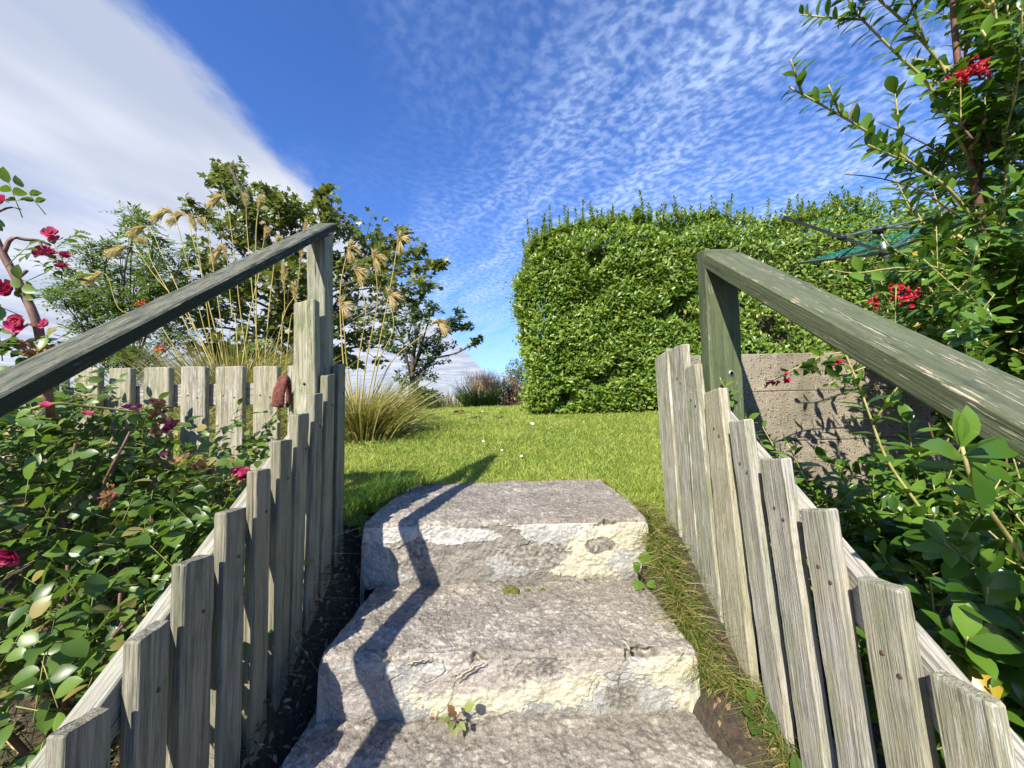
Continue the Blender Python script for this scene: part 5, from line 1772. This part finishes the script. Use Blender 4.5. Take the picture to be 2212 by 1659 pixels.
stem(AT((1640, 930, 1.08), (1600, 885, 1.04), (1572, 850, .955), (1555, 815, .945)), .0022, .0012, 12, .026, 'y', 10, 0)
stem(AT((1700, 1040, 1.05), (1640, 950, 1.0), (1610, 900, .95)), .0022, .0012, 10, .028, 'y', 10, 0)
for i in range(290):
    x = random.uniform(.60, 1.35)
    yy = random.uniform(.30, 1.08)
    gz = float(ground_h(x, yy))
    topz = np.interp(yy, [.3, .6, .85, 1.1], [.20, .22, .23, .16]) + np.interp(x, [.6, .75, 1.0, 1.4], [-.34, -.16, .02, .30]) - (0.11 if (yy > .62 and x < 1.08) else 0)
    z = gz + (topz - gz) * (1 - abs(random.gauss(0, .30)))
    if z < gz + .04:
        continue
    p = np.array([x, yy, z])
    v = unit(np.array([random.gauss(-.35, .55), random.gauss(-.3, .5), random.gauss(.55, .45)]))
    L = random.uniform(.07, .17)
    if (p + v * L)[0] < .57 or z > topz + .05:
        continue
    stem([p, p + v * L * .5, p + v * L + np.array([0, 0, .012])], .0026, .0015, int(L / .0095) + 2, random.uniform(.034, .056), random.choice('yyyb'), 8, 1)
for i in range(26):
    x, yy = random.uniform(.7, 1.3), random.uniform(.4, 1.0)
    b = np.array([x, yy, float(ground_h(x, yy)) - .02])
    e = np.array([x + random.gauss(0, .12), yy + random.gauss(-.05, .1), random.uniform(-.05, .7 if x > 1.0 else .15)])
    stem([b, (b + e) / 2 + np.array([random.gauss(0, .03), random.gauss(0, .03), 0]), e], .0045, .0014, 0, .03, 'b', 8)
tag(stems_y.build('green_stems', M['stem_yellow'], esc), kind='stuff')
tag(stems_b.build('brown_stems', M['twig_red'], esc), kind='stuff')
split_leaves(esc, ESC_LEAF, M['esc_leaf'], np.array(LD), np.array(LN), np.array(LL), np.array(LP))


def floret(c, r, n, parent, mat='redflower', name='flower'):
    tpl = leaf_template([(0, .12), (.4, .30), (.75, .38), (1.0, .12)], .3, -.2)
    for i in range(n):
        mb = MB()
        q = c + np.array([random.gauss(0, r), random.gauss(0, r * .7), random.gauss(0, r * .8)])
        f = unit(np.array([random.gauss(-.2, .6), random.gauss(-.6, .4), random.gauss(.1, .6)]))
        u1 = unit(np.cross(f, (.2, .1, 1)))
        u2 = np.cross(f, u1)
        V, Fs = tube([q - f * .010, q], [.0014, .0026], 6)
        mb.add(V, Fs, rnd=.05)
        for k in range(5):
            a = k * 1.2566
            o = u1 * math.cos(a) + u2 * math.sin(a)
            V, Fs = scatter(tpl[0], tpl[1], frames((o * .8 + f * .6)[None], (f - o * .5)[None], [.0075]), q[None])
            mb.add(V, Fs, rnd=random.random())
        mb.build(name, M[mat], parent)


floret(at(2112, 150, .86), .012, 24, esc)
floret(at(2085, 160, .86), .010, 14, esc)
floret(at(1935, 628, .86), .009, 10, esc)
floret(at(1968, 632, .86), .009, 9, esc)
floret(at(1950, 650, .86), .008, 8, esc)
floret(at(1822, 782, .955), .009, 9, esc)
floret(at(1670, 828, .975), .006, 5, esc)
floret(at(1700, 820, .975), .006, 4, esc)
floret(at(1890, 655, .88), .007, 5, esc)

# ------------------------------------------------------------------ small things on and by the steps
def cushion(px, py, Y, rx, rz, label):
    c = at(px, py, Y)
    th = np.linspace(0, 2 * math.pi, 25)[:-1]
    V = [c + np.array([0, -.012, rz])]
    for k, (rr, hh) in enumerate(((.35, .93), (.65, .72), (.88, .42), (1.0, 0.0), (1.0, -.5))):
        for a in th:
            w_ = 1 + .12 * math.sin(3 * a + px) + .08 * random.gauss(0, 1) * (k > 1)
            V.append(c + np.array([math.cos(a) * rx * rr * w_, math.sin(a) * rx * .55 * rr * w_ - .012, rz * hh + random.gauss(0, .0008)]))
    Fq = [np.array([(1 + i, 1 + (i + 1) % 24, 0) for i in range(24)])]
    Fq.append(np.array([(1 + 24 * r + i, 1 + 24 * (r + 1) + i, 1 + 24 * (r + 1) + (i + 1) % 24, 1 + 24 * r + (i + 1) % 24) for r in range(4) for i in range(24)]))
    return tag(link('moss_cushion', make_mesh('moss_cushion', V, Fq, M['moss'])), label, 'moss', 'moss cushions on the steps')


cushion(1103, 1272, 1.145, .026, .014, 'largest olive moss cushion at the foot of the top riser')
cushion(1140, 1272, 1.15, .010, .006, 'small dark moss cushion just right of the largest one')
cushion(982, 1277, 1.15, .007, .006, 'small moss cushion left of the largest one')
cushion(1172, 1270, 1.15, .008, .005, 'tiny moss cushion farthest right along the riser foot')


def weed(name, label, c, leaves, mat='esc_leaf', parent=None, tpl=None, cat='weed'):
    c = np.asarray(c, float)
    root = thing(name, c, label, cat)
    sm = MB()
    for (dx_, dy_, dz_, L, W, ln) in leaves:
        d = unit(np.array([dx_, dy_, dz_], float))
        e = c + d * ln
        V, Fs = tube(smooth_path([c, (c + e) / 2 + np.array([0, 0, .003]), e], 5), [.0013, .0012, .0011, .001, .0008], 5)
        sm.add(V, Fs)
        V, Fs = scatter(ROSE_LEAF[0], ROSE_LEAF[1], frames(d[None] + np.array([[0, -.1, -.1]]), np.array([[-.1, -.6, .8]]), [L], [W]), e[None])
        link('leaf', make_mesh('leaf', V, Fs, M[mat], {'rnd': np.full(len(V), random.random())}), root)
    sm.build('leaf_stalks', M['twig_red'], root)
    return root


M['weed_leaf'] = mat_leaf('weed leaf', (0.10, 0.15, 0.03), (0.22, 0.26, 0.06), 0.45, 0.25, (0.22, 0.10, 0.05), 0.25)
weed('step_weed', 'small weed with olive and reddish leaves at the foot of the middle riser', at(985, 1553, .835),
     [(.7, -.1, .75, .026, .026, .028), (-.3, -.2, .9, .022, .022, .016), (-.15, -.5, .2, .024, .018, .012), (.5, -.6, .1, .022, .017, .014), (.1, -.8, -.1, .022, .018, .012), (-.7, -.3, .3, .018, .014, .012), (-.1, -.3, .7, .02, .02, .01)], 'weed_leaf')
weed('step_weed', 'tiny green seedling just left of the reddish weed on the steps', at(945, 1556, .835),
     [(.5, -.3, .5, .012, .010, .008), (-.5, -.3, .5, .012, .010, .008), (0, -.6, .4, .012, .010, .006), (.1, .1, .9, .012, .01, .008)], 'weed_leaf')
M['dock_leaf'] = mat_leaf('dock leaf', (0.11, 0.20, 0.03), (0.20, 0.30, 0.05), 0.4, 0.3)
weed('dock_plant', 'broad-leaved green plant right of the top riser', at(1388, 1245, 1.13) + np.array([0, 0, -.01]),
     [(.05, -.2, 1, .038, .054, .050), (-.35, -.2, .8, .034, .050, .030), (.5, -.1, .9, .034, .048, .05), (-.5, -.5, -.05, .034, .046, .012), (.3, -.5, .05, .030, .044, .018), (.8, -.3, .3, .032, .040, .03), (-.15, -.4, .5, .03, .044, .02)], 'dock_leaf')
q_ = np.array([.478, .80, float(ground_h(.478, .80)) + .015])
weed('ground_weed', 'low dark green weed on the soil at the foot of the right fence', q_,
     [(.4, -.3, .6, .030, .040, .020), (-.5, -.3, .5, .032, .042, .022), (.1, -.8, .3, .030, .040, .020), (.7, -.5, .2, .028, .036, .024), (-.2, .1, .9, .026, .034, .028), (-.6, -.7, .2, .030, .038, .026)], 'rose_leaf')
q_ = np.array([.495, .70, float(ground_h(.495, .70)) + .015])
weed('ground_weed', 'leafy weed beside the lowest tread near the right fence', q_,
     [(.4, -.3, .7, .034, .044, .024), (-.5, -.2, .6, .034, .042, .026), (.1, -.8, .4, .034, .042, .022), (-.1, .2, .9, .03, .038, .032), (-.6, -.6, .2, .032, .04, .028)], 'rose_leaf')
weed('red_leaf_sprig', 'single withered red leaf hanging below the broad-leaved plant', at(1380, 1262, 1.10), [(.05, -.3, -.9, .035, .018, .004)], 'red_leaf', cat='leaf')
# brown tuft and daisies on the lawn
c = at_z(986, 916, .12)
tf_ = thing('dry_tuft', c, 'small withered brown leaf clump lying on the lawn', 'dead leaves')
n = 26
leaves_obj('dead_leaf', SMALL, M['litter'], rand_unit(n) * np.array([1, 1, .4]), np.array([0, -.2, 1]) + .6 * rand_unit(n), RNG.uniform(.04, .075, n), np.array([c[0], c[1], float(lawn_h(c[0], c[1])) + .02]) + RNG.normal(0, 1, (n, 3)) * np.array([.035, .03, .01]), tf_)
for i, (px, py, lab) in enumerate(((1126, 985, 'white daisy nearest the top step on the lawn'), (1084, 972, 'tiny white daisy just left of the daisy nearest the top step'), (1044, 953, 'tiny white daisy on the lawn above the tip of the handrail shadow'),
                                   (1042, 889, 'tiny white daisy far off at the back of the lawn'), (1150, 915, 'tiny white daisy near the left foot of the hedge'))):
    Yg = 2.0
    for _ in range(12):
        q = at(px, py, Yg)
        zz = float(lawn_h(q[0], Yg)) + .03
        Yg = Yg * (CAM[2] - zz) / max(1e-3, CAM[2] - q[2])
        Yg = min(max(Yg, 1.4), 7)
    q = at(px, py, Yg)
    dz = thing('daisy', q, lab, 'daisy', 'daisies on the lawn')
    mb = MB()
    tpl = leaf_template([(0, .12), (.6, .22), (1, .1)], .1, 0)
    r = (.008, .006, .005, .008, .007)[i]
    for k in range(14):
        a = k * 2 * math.pi / 14
        V, Fs = scatter(tpl[0], tpl[1], frames(np.array([[math.cos(a), math.sin(a) * .8 - .1, math.sin(a) * .5]]), np.array([[0, -.6, .8]]), [r]), q[None])
        mb.add(V, Fs)
    mb.build('petals', M['daisy'], dz)
    V, Fs = tube([q + np.array([0, .001, -.001]), q + np.array([0, -.0015, .002])], [r * .38, r * .25], 8)
    link('eye', make_mesh('eye', V, Fs, M['daisy_eye']), dz)
    V, Fs = tube([q, q - np.array([0, 0, .04])], [.0008, .0008], 4)
    link('stalk', make_mesh('stalk', V, Fs, M['cane_green']), dz)
